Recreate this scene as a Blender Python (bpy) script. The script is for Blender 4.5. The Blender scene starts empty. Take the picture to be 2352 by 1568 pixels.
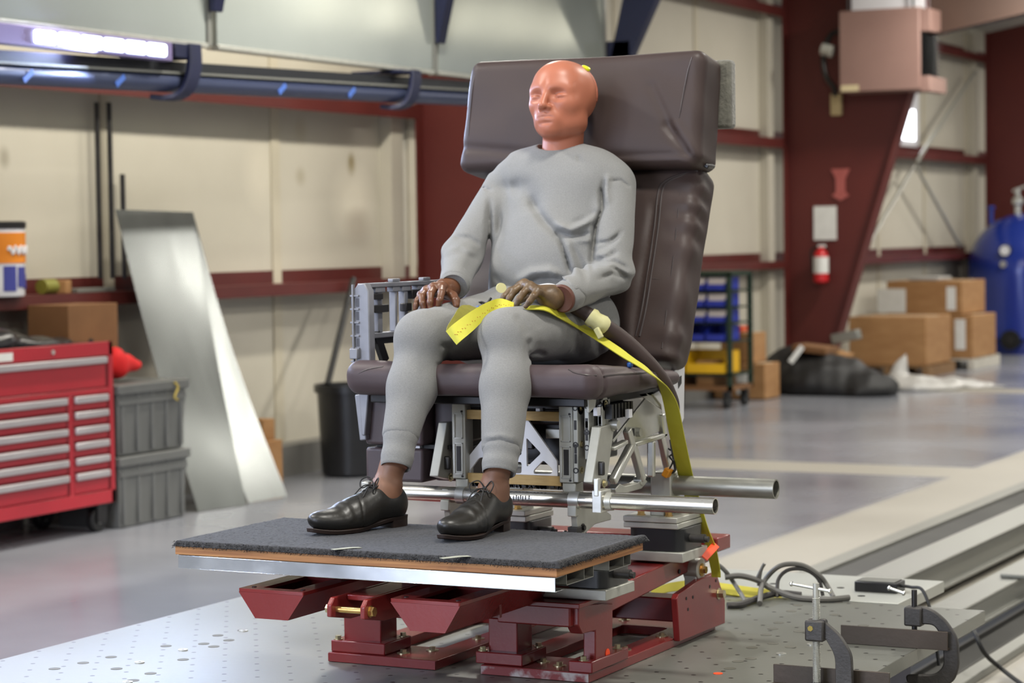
import bpy, bmesh, math, random
import numpy as np
from mathutils import Vector, Matrix

random.seed(7)
S = bpy.context.scene
COL = S.collection
PI = math.pi

# ------------------------------------------------------------------ camera
FPX = 5274.0
CAM_H = 1.55


def cam_axes(yaw=27.0, pitch=2.62, roll=0.8):
    y, p, r = (math.radians(a) for a in (yaw, pitch, roll))
    fw = Vector((-math.sin(y) * math.cos(p), math.cos(y) * math.cos(p), -math.sin(p)))
    rt = Vector((math.cos(y), math.sin(y), 0.0))
    up = rt.cross(fw)
    return rt * math.cos(r) - up * math.sin(r), up * math.cos(r) + rt * math.sin(r), fw


RT, UP, FW = cam_axes()
CAM = Vector((0, 0, CAM_H))
cd = bpy.data.cameras.new('camera')
cam = bpy.data.objects.new('camera', cd)
COL.objects.link(cam)
cd.sensor_width = 36.0
cd.lens = FPX / 2352.0 * 36.0
cam.matrix_world = Matrix(((RT.x, UP.x, -FW.x, 0), (RT.y, UP.y, -FW.y, 0), (RT.z, UP.z, -FW.z, CAM_H), (0, 0, 0, 1)))
cd.clip_end = 200
cd.dof.use_dof = True
cd.dof.focus_distance = 5.45
cd.dof.aperture_fstop = 4.5
S.camera = cam


def at(px, py, X=None, Y=None, Z=None):
    """World point where the sight line of a pixel of the photograph meets the plane X, Y or Z = const."""
    d = FW * FPX + RT * (px - 1176.0) - UP * (py - 784.0)
    if X is not None:
        t = X / d.x
    elif Y is not None:
        t = Y / d.y
    else:
        t = (Z - CAM_H) / d.z
    return CAM + d * t


# ------------------------------------------------------------------ world, lights, exposure
w = bpy.data.worlds.new('world')
S.world = w
w.use_nodes = True
bg = w.node_tree.nodes['Background']
bg.inputs[0].default_value = (0.80, 0.87, 1.0, 1)
bg.inputs[1].default_value = 0.38


def area(name, loc, target, sx, sy, power, color, shape='RECTANGLE'):
    l = bpy.data.lights.new(name, 'AREA')
    l.shape = shape
    l.size = sx
    if shape in ('RECTANGLE', 'ELLIPSE'):
        l.size_y = sy
    l.energy = power
    l.color = color
    o = bpy.data.objects.new(name, l)
    COL.objects.link(o)
    o.location = loc
    o.rotation_euler = (Vector(target) - Vector(loc)).to_track_quat('-Z', 'Y').to_euler()
    return o


# high bay lamps under the roof
for i, x in enumerate((-5.4, -1.6, 3.2)):
    for j, y in enumerate((-1.0, 4.5, 10.0, 15.5, 21.0, 26.5, 32.0)):
        z = 4.15 + (x + 8.3) * 0.15 - 0.35 if x < 3 else 5.3
        area('high_bay_lamp', (x, y, z), (x, y, 0), 0.5, 0.5, 130, (1.0, 0.965, 0.89), 'DISK')
# cold strip lamps hung along the long wall (one stands in the picture) and daylight through the open side
for y in (2.6, 5.2, 7.4):
    area('strip_lamp_light', (-6.38, y, 2.45), (0, y, 1.8), 1.1, 0.10, 60, (0.58, 0.70, 1.0))
area('strip_lamp_light', (-6.37, 8.52, 2.45), (-3.2, 6.3, 0.6), 0.95, 0.05, 60, (0.58, 0.70, 1.0))
area('door_daylight', (-5.2, -3.5, 2.2), (-3.0, 5.0, 0.3), 4.0, 3.6, 400, (0.72, 0.80, 1.0))
# unseen fill lights added behind the overhead panels to brighten the wall
for y in (7.0, 9.0, 11.0, 13.0):
    area('wall_fill_light', (-6.78, y, 3.75), (-8.0, y, 1.0), 1.2, 0.14, 46, (1.0, 0.95, 0.84))

S.view_settings.view_transform = 'Standard'
S.view_settings.look = 'None'
S.view_settings.gamma = 1.0
S.view_settings.exposure = 0.0
S.view_settings.use_curve_mapping = False
S.cycles.max_bounces = 6
S.cycles.use_denoising = True
S.cycles.sample_clamp_indirect = 6.0
S.cycles.caustics_reflective = False
S.cycles.caustics_refractive = False


# ------------------------------------------------------------------ materials
def lin(c):
    if isinstance(c, str):
        c = c.lstrip('#')
        c = [int(c[i:i + 2], 16) / 255.0 for i in (0, 2, 4)]
    return tuple((v / 12.92 if v <= 0.04045 else ((v + 0.055) / 1.055) ** 2.4) for v in c) + (1.0,)


def pm(name, col, rough=0.5, metal=0.0, col2=None, scale=6.0, bump=0.0, bscale=60.0, spec=0.5, coat=0.0,
       stretch=(1, 1, 1), rvar=0.0, contrast=0.5, sheen=0.0, detail=5.0, emit=None, aniso=0.0):
    """A principled material whose colour, gloss and relief vary with noise in the object's own space."""
    m = bpy.data.materials.new(name)
    m.use_nodes = True
    nt = m.node_tree
    b = nt.nodes['Principled BSDF']
    b.inputs['Base Color'].default_value = lin(col)
    b.inputs['Roughness'].default_value = rough
    b.inputs['Metallic'].default_value = metal
    b.inputs['Specular IOR Level'].default_value = spec
    b.inputs['Coat Weight'].default_value = coat
    b.inputs['Coat Roughness'].default_value = 0.12
    b.inputs['Sheen Weight'].default_value = sheen
    tc = nt.nodes.new('ShaderNodeTexCoord')
    mp = nt.nodes.new('ShaderNodeMapping')
    mp.inputs['Scale'].default_value = stretch
    nt.links.new(tc.outputs['Object'], mp.inputs['Vector'])
    n = nt.nodes.new('ShaderNodeTexNoise')
    n.inputs['Scale'].default_value = scale
    n.inputs['Detail'].default_value = detail
    nt.links.new(mp.outputs[0], n.inputs['Vector'])
    r = nt.nodes.new('ShaderNodeValToRGB')
    r.color_ramp.elements[0].position = 0.5 - contrast / 2
    r.color_ramp.elements[1].position = 0.5 + contrast / 2
    c1 = lin(col)
    c2 = lin(col2) if col2 else tuple(v * 0.86 for v in c1[:3]) + (1,)
    r.color_ramp.elements[0].color = c2
    r.color_ramp.elements[1].color = c1
    nt.links.new(n.outputs['Fac'], r.inputs['Fac'])
    nt.links.new(r.outputs['Color'], b.inputs['Base Color'])
    if rvar:
        mr = nt.nodes.new('ShaderNodeMapRange')
        mr.inputs['To Min'].default_value = max(0.02, rough - rvar)
        mr.inputs['To Max'].default_value = min(1.0, rough + rvar)
        nt.links.new(n.outputs['Fac'], mr.inputs['Value'])
        nt.links.new(mr.outputs[0], b.inputs['Roughness'])
    if bump:
        n2 = nt.nodes.new('ShaderNodeTexNoise')
        n2.inputs['Scale'].default_value = bscale
        n2.inputs['Detail'].default_value = 3.0
        nt.links.new(mp.outputs[0], n2.inputs['Vector'])
        bp = nt.nodes.new('ShaderNodeBump')
        bp.inputs['Strength'].default_value = min(1.0, bump)
        bp.inputs['Distance'].default_value = 0.004
        nt.links.new(n2.outputs['Fac'], bp.inputs['Height'])
        nt.links.new(bp.outputs[0], b.inputs['Normal'])
    if emit:
        b.inputs['Emission Color'].default_value = lin(emit[0])
        b.inputs['Emission Strength'].default_value = emit[1]
    return m


# ------------------------------------------------------------------ mesh building
ORIGIN = {}


class MB:
    def __init__(s):
        s.v = []
        s.f = []

    def add(s, vs, fs):
        k = len(s.v)
        s.v += [tuple(p) for p in vs]
        s.f += [tuple(i + k for i in f) for f in fs]
        return s

    def box(s, x0, x1, y0, y1, z0, z1):
        vs = [(x, y, z) for x in (x0, x1) for y in (y0, y1) for z in (z0, z1)]
        return s.add(vs, [(0, 1, 3, 2), (4, 6, 7, 5), (0, 4, 5, 1), (2, 3, 7, 6), (0, 2, 6, 4), (1, 5, 7, 3)])

    def obox(s, c, size, R=None):
        h = Vector(size) / 2
        R = R or Matrix.Identity(3)
        vs = [Vector(c) + R @ Vector((x * h.x, y * h.y, z * h.z)) for x in (-1, 1) for y in (-1, 1) for z in (-1, 1)]
        return s.add(vs, [(0, 1, 3, 2), (4, 6, 7, 5), (0, 4, 5, 1), (2, 3, 7, 6), (0, 2, 6, 4), (1, 5, 7, 3)])

    def bar(s, a, b, wd, th, side=(0, 0, 1)):
        """Rectangular bar from a to b; wd measured along `side`, th across it."""
        a, b = Vector(a), Vector(b)
        d = (b - a).normalized()
        u = Vector(side)
        u = (u - d * u.dot(d)).normalized()
        n = d.cross(u)
        R = Matrix((d, u, n)).transposed()
        return s.obox((a + b) / 2, ((b - a).length, wd, th), R)

    def cyl(s, a, b, r0, r1=None, n=24, cap=True):
        a, b = Vector(a), Vector(b)
        r1 = r0 if r1 is None else r1
        d = (b - a).normalized()
        u = d.orthogonal().normalized()
        v = d.cross(u)
        vs, fs = [], []
        for p, r in ((a, r0), (b, r1)):
            for i in range(n):
                t = 2 * PI * i / n
                vs.append(p + (u * math.cos(t) + v * math.sin(t)) * r)
        for i in range(n):
            j = (i + 1) % n
            fs.append((i, j, n + j, n + i))
        if cap:
            fs.append(tuple(range(n - 1, -1, -1)))
            fs.append(tuple(range(n, 2 * n)))
        return s.add(vs, fs)

    def pipe(s, a, b, ro, ri, n=32):
        a, b = Vector(a), Vector(b)
        d = (b - a).normalized()
        u = d.orthogonal().normalized()
        v = d.cross(u)
        vs, fs = [], []
        for p, r in ((a, ro), (b, ro), (b, ri), (a, ri)):
            for i in range(n):
                t = 2 * PI * i / n
                vs.append(p + (u * math.cos(t) + v * math.sin(t)) * r)
        for k in range(4):
            for i in range(n):
                j = (i + 1) % n
                fs.append((k * n + i, k * n + j, ((k + 1) % 4) * n + j, ((k + 1) % 4) * n + i))
        return s.add(vs, fs)

    def tube(s, pts, r, n=10, closed=False):
        pts = [Vector(p) for p in pts]
        m = len(pts)
        rs = r if isinstance(r, (list, tuple)) else [r] * m
        vs, fs = [], []
        u = None
        for i, p in enumerate(pts):
            if closed:
                d = pts[(i + 1) % m] - pts[i - 1]
            else:
                d = pts[min(i + 1, m - 1)] - pts[max(i - 1, 0)]
            d = d.normalized()
            if u is None:
                u = d.orthogonal().normalized()
            u = (u - d * u.dot(d)).normalized()
            v = d.cross(u)
            for k in range(n):
                t = 2 * PI * k / n
                vs.append(p + (u * math.cos(t) + v * math.sin(t)) * rs[i])
        for i in range(m if closed else m - 1):
            a, b = i * n, ((i + 1) % m) * n
            for k in range(n):
                j = (k + 1) % n
                fs.append((a + k, a + j, b + j, b + k))
        if not closed:
            fs.append(tuple(range(n - 1, -1, -1)))
            fs.append(tuple((m - 1) * n + k for k in range(n)))
        return s.add(vs, fs)

    def lathe(s, o, axis, prof, n=28):
        """prof: (radius, height) pairs from one end to the other."""
        o = Vector(o)
        d = Vector(axis).normalized()
        u = d.orthogonal().normalized()
        v = d.cross(u)
        vs, fs = [], []
        for r, h in prof:
            for i in range(n):
                t = 2 * PI * i / n
                vs.append(o + d * h + (u * math.cos(t) + v * math.sin(t)) * max(r, 1e-5))
        for k in range(len(prof) - 1):
            for i in range(n):
                j = (i + 1) % n
                fs.append((k * n + i, k * n + j, (k + 1) * n + j, (k + 1) * n + i))
        fs.append(tuple(range(n - 1, -1, -1)))
        fs.append(tuple((len(prof) - 1) * n + k for k in range(n)))
        return s.add(vs, fs)

    def prism(s, poly, off):
        """Planar polygon (3-D points) pushed along the vector off."""
        poly = [Vector(p) for p in poly]
        off = Vector(off)
        n = len(poly)
        vs = poly + [p + off for p in poly]
        fs = [tuple(range(n - 1, -1, -1)), tuple(range(n, 2 * n))]
        for i in range(n):
            j = (i + 1) % n
            fs.append((i, j, n + j, n + i))
        return s.add(vs, fs)

    def ribbon(s, pts, wv, th):
        """Strap: centre points, half-width vectors (one or one per point), thickness."""
        pts = [Vector(p) for p in pts]
        m = len(pts)
        if not isinstance(wv[0], (list, tuple, Vector)):
            wv = [wv] * m
        vs, fs = [], []
        for i, p in enumerate(pts):
            d = (pts[min(i + 1, m - 1)] - pts[max(i - 1, 0)]).normalized()
            wd = Vector(wv[i])
            n = d.cross(wd).normalized() * th / 2
            vs += [p - wd - n, p + wd - n, p + wd + n, p - wd + n]
        for i in range(m - 1):
            a, b = 4 * i, 4 * i + 4
            for k in range(4):
                j = (k + 1) % 4
                fs.append((a + k, a + j, b + j, b + k))
        fs += [(3, 2, 1, 0), tuple(4 * (m - 1) + k for k in range(4))]
        return s.add(vs, fs)

    def bolt(s, p, axis=(0, 0, 1), r=0.009, h=0.007, washer=0.015):
        p = Vector(p)
        a = Vector(axis).normalized()
        s.cyl(p, p + a * 0.002, washer, n=20)
        s.cyl(p + a * 0.002, p + a * (0.002 + h), r, n=6)
        return s

    def build(s, name, mat, parent=None, bevel=0.0, seg=2, angle=35, label=None, sub=0):
        org = ORIGIN.get(parent.name, Vector()) if parent else Vector()
        me = bpy.data.meshes.new(name)
        me.from_pydata([tuple(Vector(p) - org) for p in s.v], [], s.f)
        return finish(me, name, mat, parent, bevel, seg, angle, label, org, sub)


def finish(me, name, mat, parent=None, bevel=0.0, seg=2, angle=35, label=None, org=None, sub=0, fix=True):
    if fix:
        bm = bmesh.new()
        bm.from_mesh(me)
        bmesh.ops.recalc_face_normals(bm, faces=bm.faces)
        bm.to_mesh(me)
        bm.free()
    me.polygons.foreach_set('use_smooth', [True] * len(me.polygons))
    if angle < 180:
        me.set_sharp_from_angle(angle=math.radians(angle))
    if mat:
        me.materials.append(mat)
    o = bpy.data.objects.new(name, me)
    COL.objects.link(o)
    if parent:
        o.parent = parent
        ORIGIN[o.name] = ORIGIN.get(parent.name, Vector())
    if bevel:
        b = o.modifiers.new('bevel', 'BEVEL')
        b.width = bevel
        b.segments = seg
        b.limit_method = 'ANGLE'
        b.angle_limit = math.radians(40)
        b.harden_normals = False
    if sub:
        q = o.modifiers.new('sub', 'SUBSURF')
        q.levels = q.render_levels = sub
    if label:
        o['label'] = label
    return o


def thing(name, label, cat, loc=(0, 0, 0), group=None):
    o = bpy.data.objects.new(name, None)
    o.empty_display_size = 0.1
    COL.objects.link(o)
    o.location = loc
    ORIGIN[o.name] = Vector(loc)
    o['label'] = label
    o['category'] = cat
    if group:
        o['group'] = group
    return o


def tag(o, label, cat, group=None):
    o['label'] = label
    o['category'] = cat
    if group:
        o['group'] = group
    return o


def struct(o):
    o['kind'] = 'structure'
    return o


def dup(root, off, label=None, group=None):
    """A copy of a thing with its parts and sub-parts, moved by off."""
    r = root.copy()
    COL.objects.link(r)
    r.location = Vector(root.location) + Vector(off)
    ORIGIN[r.name] = Vector(r.location)
    if label:
        r['label'] = label
    if group:
        r['group'] = group
    for ch in list(root.children):
        c = ch.copy()
        COL.objects.link(c)
        c.parent = r
        for g in ch.children:
            d = g.copy()
            COL.objects.link(d)
            d.parent = c
    return r


def plate(name, outer, holes, o, u, v, th, mat, parent=None, bevel=0.0, label=None):
    """Flat plate with cut-outs: 2-D outlines in the frame (o, u, v), thickness th along u x v."""
    o, u, v = Vector(o), Vector(u).normalized(), Vector(v).normalized()
    n = u.cross(v)
    c = bpy.data.curves.new(name, 'CURVE')
    c.dimensions = '2D'
    c.fill_mode = 'BOTH'
    c.extrude = th / 2
    for ring in [outer] + list(holes):
        sp = c.splines.new('POLY')
        sp.points.add(len(ring) - 1)
        for i, q in enumerate(ring):
            sp.points[i].co = (q[0], q[1], 0, 1)
        sp.use_cyclic_u = True
    ob = bpy.data.objects.new(name, c)
    COL.objects.link(ob)
    dg = bpy.context.evaluated_depsgraph_get()
    dg.update()
    me = bpy.data.meshes.new_from_object(ob.evaluated_get(dg))
    bpy.data.objects.remove(ob)
    bpy.data.curves.remove(c)
    org = ORIGIN.get(parent.name, Vector()) if parent else Vector()
    M = Matrix.Translation(o - org + n * th / 2) @ Matrix((u, v, n)).transposed().to_4x4()
    me.transform(M)
    bm = bmesh.new()
    bm.from_mesh(me)
    bmesh.ops.remove_doubles(bm, verts=bm.verts, dist=1e-5)
    bm.to_mesh(me)
    bm.free()
    return finish(me, name, mat, parent, bevel, 2, 35, label)


def rounded(poly, r, n=4):
    """Round the corners of a 2-D outline."""
    out = []
    m = len(poly)
    for i in range(m):
        p, a, b = Vector(poly[i]), Vector(poly[i - 1]), Vector(poly[(i + 1) % m])
        da, db = (a - p), (b - p)
        q = min(r, da.length * 0.45, db.length * 0.45)
        s, e = p + da.normalized() * q, p + db.normalized() * q
        for k in range(n + 1):
            t = k / n
            out.append(tuple(s * (1 - t) ** 2 + p * 2 * t * (1 - t) + e * t * t))
    return out


def circle(cx, cy, r, n=20):
    return [(cx + r * math.cos(2 * PI * i / n), cy + r * math.sin(2 * PI * i / n)) for i in range(n)]


def spline(pts, n=8):
    """Catmull-Rom through 3-D points."""
    P = [Vector(p) for p in pts]
    P = [2 * P[0] - P[1]] + P + [2 * P[-1] - P[-2]]
    out = []
    for i in range(1, len(P) - 2):
        for k in range(n):
            t = k / n
            a, b, c, d = P[i - 1], P[i], P[i + 1], P[i + 2]
            out.append(0.5 * ((2 * b) + (c - a) * t + (2 * a - 5 * b + 4 * c - d) * t * t + (3 * b - a - 3 * c + d) * t ** 3))
    out.append(P[-2])
    return out


# ------------------------------------------------------------------ implicit surfaces for soft shapes
def sd_cone(p, a, b, r1, r2):
    a, b = np.asarray(a, np.float32), np.asarray(b, np.float32)
    ba = b - a
    q = [p[i] - a[i] for i in range(3)]
    t = np.clip((q[0] * ba[0] + q[1] * ba[1] + q[2] * ba[2]) / float(ba @ ba), 0, 1)
    return np.sqrt(sum((q[i] - ba[i] * t) ** 2 for i in range(3))) - (r1 + (r2 - r1) * t)


def sd_ell(p, c, r, R=None):
    q = [p[i] - c[i] for i in range(3)]
    if R is not None:
        R = np.asarray(R, np.float32)
        q = [R[0][i] * q[0] + R[1][i] * q[1] + R[2][i] * q[2] for i in range(3)]
    k0 = np.sqrt(sum((q[i] / r[i]) ** 2 for i in range(3)))
    k1 = np.sqrt(sum((q[i] / (r[i] * r[i])) ** 2 for i in range(3)))
    return k0 * (k0 - 1.0) / np.maximum(k1, 1e-6)


def sd_box(p, c, h, r):
    q = [np.abs(p[i] - c[i]) - (h[i] - r) for i in range(3)]
    return np.sqrt(sum(np.maximum(v, 0) ** 2 for v in q)) + np.minimum(np.maximum(np.maximum(q[0], q[1]), q[2]), 0) - r


def smin(a, b, k):
    h = np.maximum(k - np.abs(a - b), 0) / k
    return np.minimum(a, b) - h * h * k * 0.25


def smax(a, b, k):
    return -smin(-a, -b, k)


def wob(p, f, seed, n=5):
    """Smooth pseudo-noise in about -1..1."""
    rg = np.random.RandomState(seed)
    s = 0
    for i in range(n):
        k = rg.normal(size=3)
        k = k / np.linalg.norm(k) * f * rg.uniform(0.6, 1.5)
        s = s + np.sin(p[0] * k[0] + p[1] * k[1] + p[2] * k[2] + rg.uniform(0, 6.28))
    return s / n * 1.6


def crease(p, pts, wd):
    """1 on a 3-D polyline, falling off to 0 at a distance wd (gaussian)."""
    best = None
    for a, b in zip(pts[:-1], pts[1:]):
        d = sd_cone(p, a, b, 0.0, 0.0)
        best = d if best is None else np.minimum(best, d)
    return np.exp(-(best / wd) ** 2)


def sdf_mesh(name, f, lo, hi, h):
    """Surface nets of f = 0 over a grid of spacing h."""
    ax = [np.arange(lo[i], hi[i] + h, h, dtype=np.float32) for i in range(3)]
    n = [len(a) for a in ax]
    p = np.meshgrid(*ax, indexing='ij', sparse=True)
    V = np.asarray(f(p), np.float32)
    V = np.broadcast_to(V, n)
    ins = V < 0
    nx, ny, nz = (k - 1 for k in n)

    def cor(A, d):
        return A[d[0]:d[0] + nx, d[1]:d[1] + ny, d[2]:d[2] + nz]
    cs = [(i, j, k) for i in (0, 1) for j in (0, 1) for k in (0, 1)]
    cnt = sum(cor(ins, c).astype(np.int8) for c in cs)
    act = (cnt > 0) & (cnt < 8)
    idx = -np.ones((nx, ny, nz), np.int64)
    I = np.argwhere(act)
    idx[act] = np.arange(len(I))
    acc = np.zeros((len(I), 3))
    num = np.zeros(len(I))
    for axis in range(3):
        for c in cs:
            if c[axis]:
                continue
            e = list(c)
            e[axis] = 1
            va = V[I[:, 0] + c[0], I[:, 1] + c[1], I[:, 2] + c[2]]
            vb = V[I[:, 0] + e[0], I[:, 1] + e[1], I[:, 2] + e[2]]
            x = (va < 0) != (vb < 0)
            t = np.where(x, va / np.where(x, va - vb, 1), 0)
            q = np.zeros((len(I), 3)) + np.array(c)
            q[:, axis] += t
            acc += q * x[:, None]
            num += x
    P = (I + acc / num[:, None]) * h + np.array(lo)
    F = []
    for axis in range(3):
        u, v = (axis + 1) % 3, (axis + 2) % 3
        a = np.moveaxis(ins, (axis, u, v), (0, 1, 2))
        g = np.moveaxis(idx, (axis, u, v), (0, 1, 2))
        s0, s1 = a[:-1, 1:-1, 1:-1], a[1:, 1:-1, 1:-1]
        for flip, m in ((False, s0 & ~s1), (True, ~s0 & s1)):
            q = np.argwhere(m)
            if not len(q):
                continue
            i, j, k = q[:, 0], q[:, 1], q[:, 2]
            quad = np.stack([g[i, j, k], g[i, j + 1, k], g[i, j + 1, k + 1], g[i, j, k + 1]], 1)
            F.append(quad[:, ::-1] if flip else quad)
    F = np.concatenate(F)
    F = F[(F >= 0).all(1)]
    me = bpy.data.meshes.new(name)
    me.vertices.add(len(P))
    me.vertices.foreach_set('co', P.astype(np.float32).ravel())
    me.loops.add(F.size)
    me.loops.foreach_set('vertex_index', F.ravel().astype(np.int32))
    me.polygons.add(len(F))
    me.polygons.foreach_set('loop_start', np.arange(0, F.size, 4, dtype=np.int32))
    me.update(calc_edges=True)
    me.validate()
    return me


def trace(f, px, py, lift=0.0, near=4.6, far=7.2):
    """First point of the surface f = 0 on the sight line of a pixel of the photograph, lifted off it a little."""
    d = (FW * FPX + RT * (px - 1176.0) - UP * (py - 784.0)).normalized()
    t = np.arange(near, far, 0.002)
    v = f([np.asarray(CAM[i] + d[i] * t, np.float64) for i in range(3)])
    k = np.argmax(v < 0)
    if not (v < 0).any():
        k = int(np.argmin(v))
    return CAM + d * float(t[k] - lift)


def soft(name, f, lo, hi, h, mat, parent=None, label=None):
    me = sdf_mesh(name, f, lo, hi, h)
    if parent:
        org = ORIGIN.get(parent.name, Vector())
        if org.length:
            me.transform(Matrix.Translation(-org))
    return finish(me, name, mat, parent, angle=180, label=label, fix=False)


# ================================================================== shared materials
M_red = pm('red_fixture_paint', '#842a29', 0.24, col2='#742322', scale=5, bump=0.05, bscale=120, rvar=0.08, contrast=0.8)
M_girt = pm('red_oxide_primer', '#5c221d', 0.5, col2='#4b1c18', scale=3, contrast=0.7)
M_col = pm('red_oxide_web', '#5e2019', 0.55, col2='#521a15', scale=2, contrast=0.7)
M_alu = pm('machined_aluminium', '#d6d6cf', 0.33, 0.75, col2='#c4c4bd', scale=14, rvar=0.08, bump=0.03, bscale=90)
M_alu2 = pm('milled_aluminium_dull', '#bfbfb5', 0.40, 0.45, col2='#aeada4', scale=20, rvar=0.1)
M_tube = pm('drawn_tube', '#d6d4cc', 0.26, 0.92, col2='#bdbab0', scale=6, stretch=(1, 9, 9), rvar=0.1)
M_steel = pm('dark_steel', '#4a4948', 0.4, 0.8, col2='#3a3838', scale=12, rvar=0.1)
M_iron = pm('mill_scale_iron', '#48423b', 0.5, 0.45, col2='#4c4036', scale=9, rvar=0.12, bump=0.1, bscale=80)
M_cast = pm('cast_iron_dark', '#4d4a48', 0.5, 0.45, col2='#3c3a38', scale=20, bump=0.2, bscale=120)
M_zinc = pm('zinc_bolt', '#c9bf9c', 0.28, 0.9, col2='#a9a080', scale=30)
M_brass = pm('yellow_zinc', '#d8b678', 0.25, 0.9, col2='#c09a5c', scale=30)
M_black = pm('black_rubber', '#151515', 0.55, col2='#0e0e0e', scale=10)
M_blackpl = pm('black_plastic', '#1b1b1d', 0.35, col2='#141416', scale=10, bump=0.05)
M_card = pm('cardboard', '#a87f52', 0.8, col2='#93693f', scale=4, stretch=(1, 1, 3))
M_carddk = pm('cardboard_brown', '#7d5733', 0.8, col2='#694626', scale=4)
M_paper = pm('white_paper', '#e2e2dd', 0.7, col2='#d5d5d0', scale=10)
M_blue = pm('crane_blue_shaded', '#11173a', 0.5, col2='#0d122d', scale=4)  # blue darkened, the shadow on the hangers put into the colour
M_white = pm('white_paint', '#e9e9ec', 0.35, col2='#dcdce0', scale=5)
M_orange = pm('orange_sticker', '#ff5a26', 0.5, col2='#f24c1c', scale=20, emit=('#ff4a1a', 0.12))
M_tape = pm('masking_tape', '#cfd0bd', 0.6, col2='#bcbda8', scale=30)


# ================================================================== building
def floor_material():
    m = bpy.data.materials.new('painted_concrete_floor')
    m.use_nodes = True
    nt = m.node_tree
    N, Lk = nt.nodes, nt.links
    b = N['Principled BSDF']
    tc = N.new('ShaderNodeTexCoord')
    sep = N.new('ShaderNodeSeparateXYZ')
    Lk.new(tc.outputs['Object'], sep.inputs[0])
    n = N.new('ShaderNodeTexNoise')
    n.inputs['Scale'].default_value = 0.7
    n.inputs['Detail'].default_value = 6
    Lk.new(tc.outputs['Object'], n.inputs['Vector'])

    def math_(op, a, bb=None, c=None):
        k = N.new('ShaderNodeMath')
        k.operation = op
        for i, q in enumerate((a, bb, c)):
            if q is None:
                continue
            if isinstance(q, (int, float)):
                k.inputs[i].default_value = q
            else:
                Lk.new(q, k.inputs[i])
        return k.outputs[0]

    def band(ch, lo, hi, soft=0.03):
        c, h = (lo + hi) / 2, (hi - lo) / 2
        d = math_('ABSOLUTE', math_('SUBTRACT', sep.outputs[ch], c))
        q = N.new('ShaderNodeMapRange')
        q.inputs['From Min'].default_value = h - soft
        q.inputs['From Max'].default_value = h + soft
        q.inputs['To Min'].default_value = 1
        q.inputs['To Max'].default_value = 0
        Lk.new(d, q.inputs['Value'])
        return q.outputs[0]
    s = math_('MAXIMUM', band('X', -4.09, -3.50), band('X', -3.4, 8))
    cross = math_('MAXIMUM', band('Y', 14.05, 14.65), band('Y', 21.5, 22.1))
    cross = math_('MULTIPLY', cross, band('X', -8.3, -4.0))
    s = math_('MAXIMUM', s, cross)
    r = N.new('ShaderNodeValToRGB')
    r.color_ramp.elements[0].position = 0.3
    r.color_ramp.elements[1].position = 0.7
    r.color_ramp.elements[0].color = lin('#7d7f86')
    r.color_ramp.elements[1].color = lin('#8c8e95')
    Lk.new(n.outputs['Fac'], r.inputs[0])
    r2 = N.new('ShaderNodeValToRGB')
    r2.color_ramp.elements[0].position = 0.3
    r2.color_ramp.elements[1].position = 0.7
    r2.color_ramp.elements[0].color = lin('#908b80')
    r2.color_ramp.elements[1].color = lin('#9b968b')
    Lk.new(n.outputs['Fac'], r2.inputs[0])
    mx = N.new('ShaderNodeMix')
    mx.data_type = 'RGBA'
    Lk.new(s, mx.inputs['Factor'])
    Lk.new(r.outputs[0], mx.inputs['A'])
    Lk.new(r2.outputs[0], mx.inputs['B'])
    Lk.new(mx.outputs['Result'], b.inputs['Base Color'])
    mr = N.new('ShaderNodeMapRange')
    mr.inputs['From Min'].default_value = 0.3
    mr.inputs['From Max'].default_value = 0.7
    mr.inputs['To Min'].default_value = 0.16
    mr.inputs['To Max'].default_value = 0.28
    Lk.new(n.outputs['Fac'], mr.inputs['Value'])
    ad = math_('MULTIPLY_ADD', s, 0.25, mr.outputs[0])
    Lk.new(ad, b.inputs['Roughness'])
    b.inputs['Specular IOR Level'].default_value = 0.6
    return m


struct(MB().box(-8.4, 8, -8, 46, -0.12, 0).build('floor', floor_material()))

M_wall = pm('insulated_wall_liner', '#c6c0b1', 0.75, col2='#b6b0a0', scale=1.3, contrast=0.8, bump=0.12, bscale=3, detail=8)


def stain(m, px, py, r, col, f):
    """A mark on the wall: a soft spot of another colour at a fixed place."""
    nt = m.node_tree
    N, Lk = nt.nodes, nt.links
    b = N['Principled BSDF']
    src = b.inputs['Base Color'].links[0].from_socket
    p = at(px, py, X=-8.3)
    tc = N.new('ShaderNodeTexCoord')
    mp = N.new('ShaderNodeMapping')
    mp.inputs['Location'].default_value = (0, -p.y / r[0], -p.z / r[1])
    mp.inputs['Scale'].default_value = (0, 1 / r[0], 1 / r[1])
    Lk.new(tc.outputs['Object'], mp.inputs['Vector'])
    ln = N.new('ShaderNodeVectorMath')
    ln.operation = 'LENGTH'
    Lk.new(mp.outputs[0], ln.inputs[0])
    q = N.new('ShaderNodeMapRange')
    q.inputs['From Min'].default_value = 0.3
    q.inputs['From Max'].default_value = 1.0
    q.inputs['To Min'].default_value = f
    q.inputs['To Max'].default_value = 0
    Lk.new(ln.outputs['Value'], q.inputs['Value'])
    mx = N.new('ShaderNodeMix')
    mx.data_type = 'RGBA'
    Lk.new(q.outputs[0], mx.inputs['Factor'])
    Lk.new(src, mx.inputs['A'])
    mx.inputs['B'].default_value = lin(col)
    Lk.new(mx.outputs['Result'], b.inputs['Base Color'])


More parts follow.
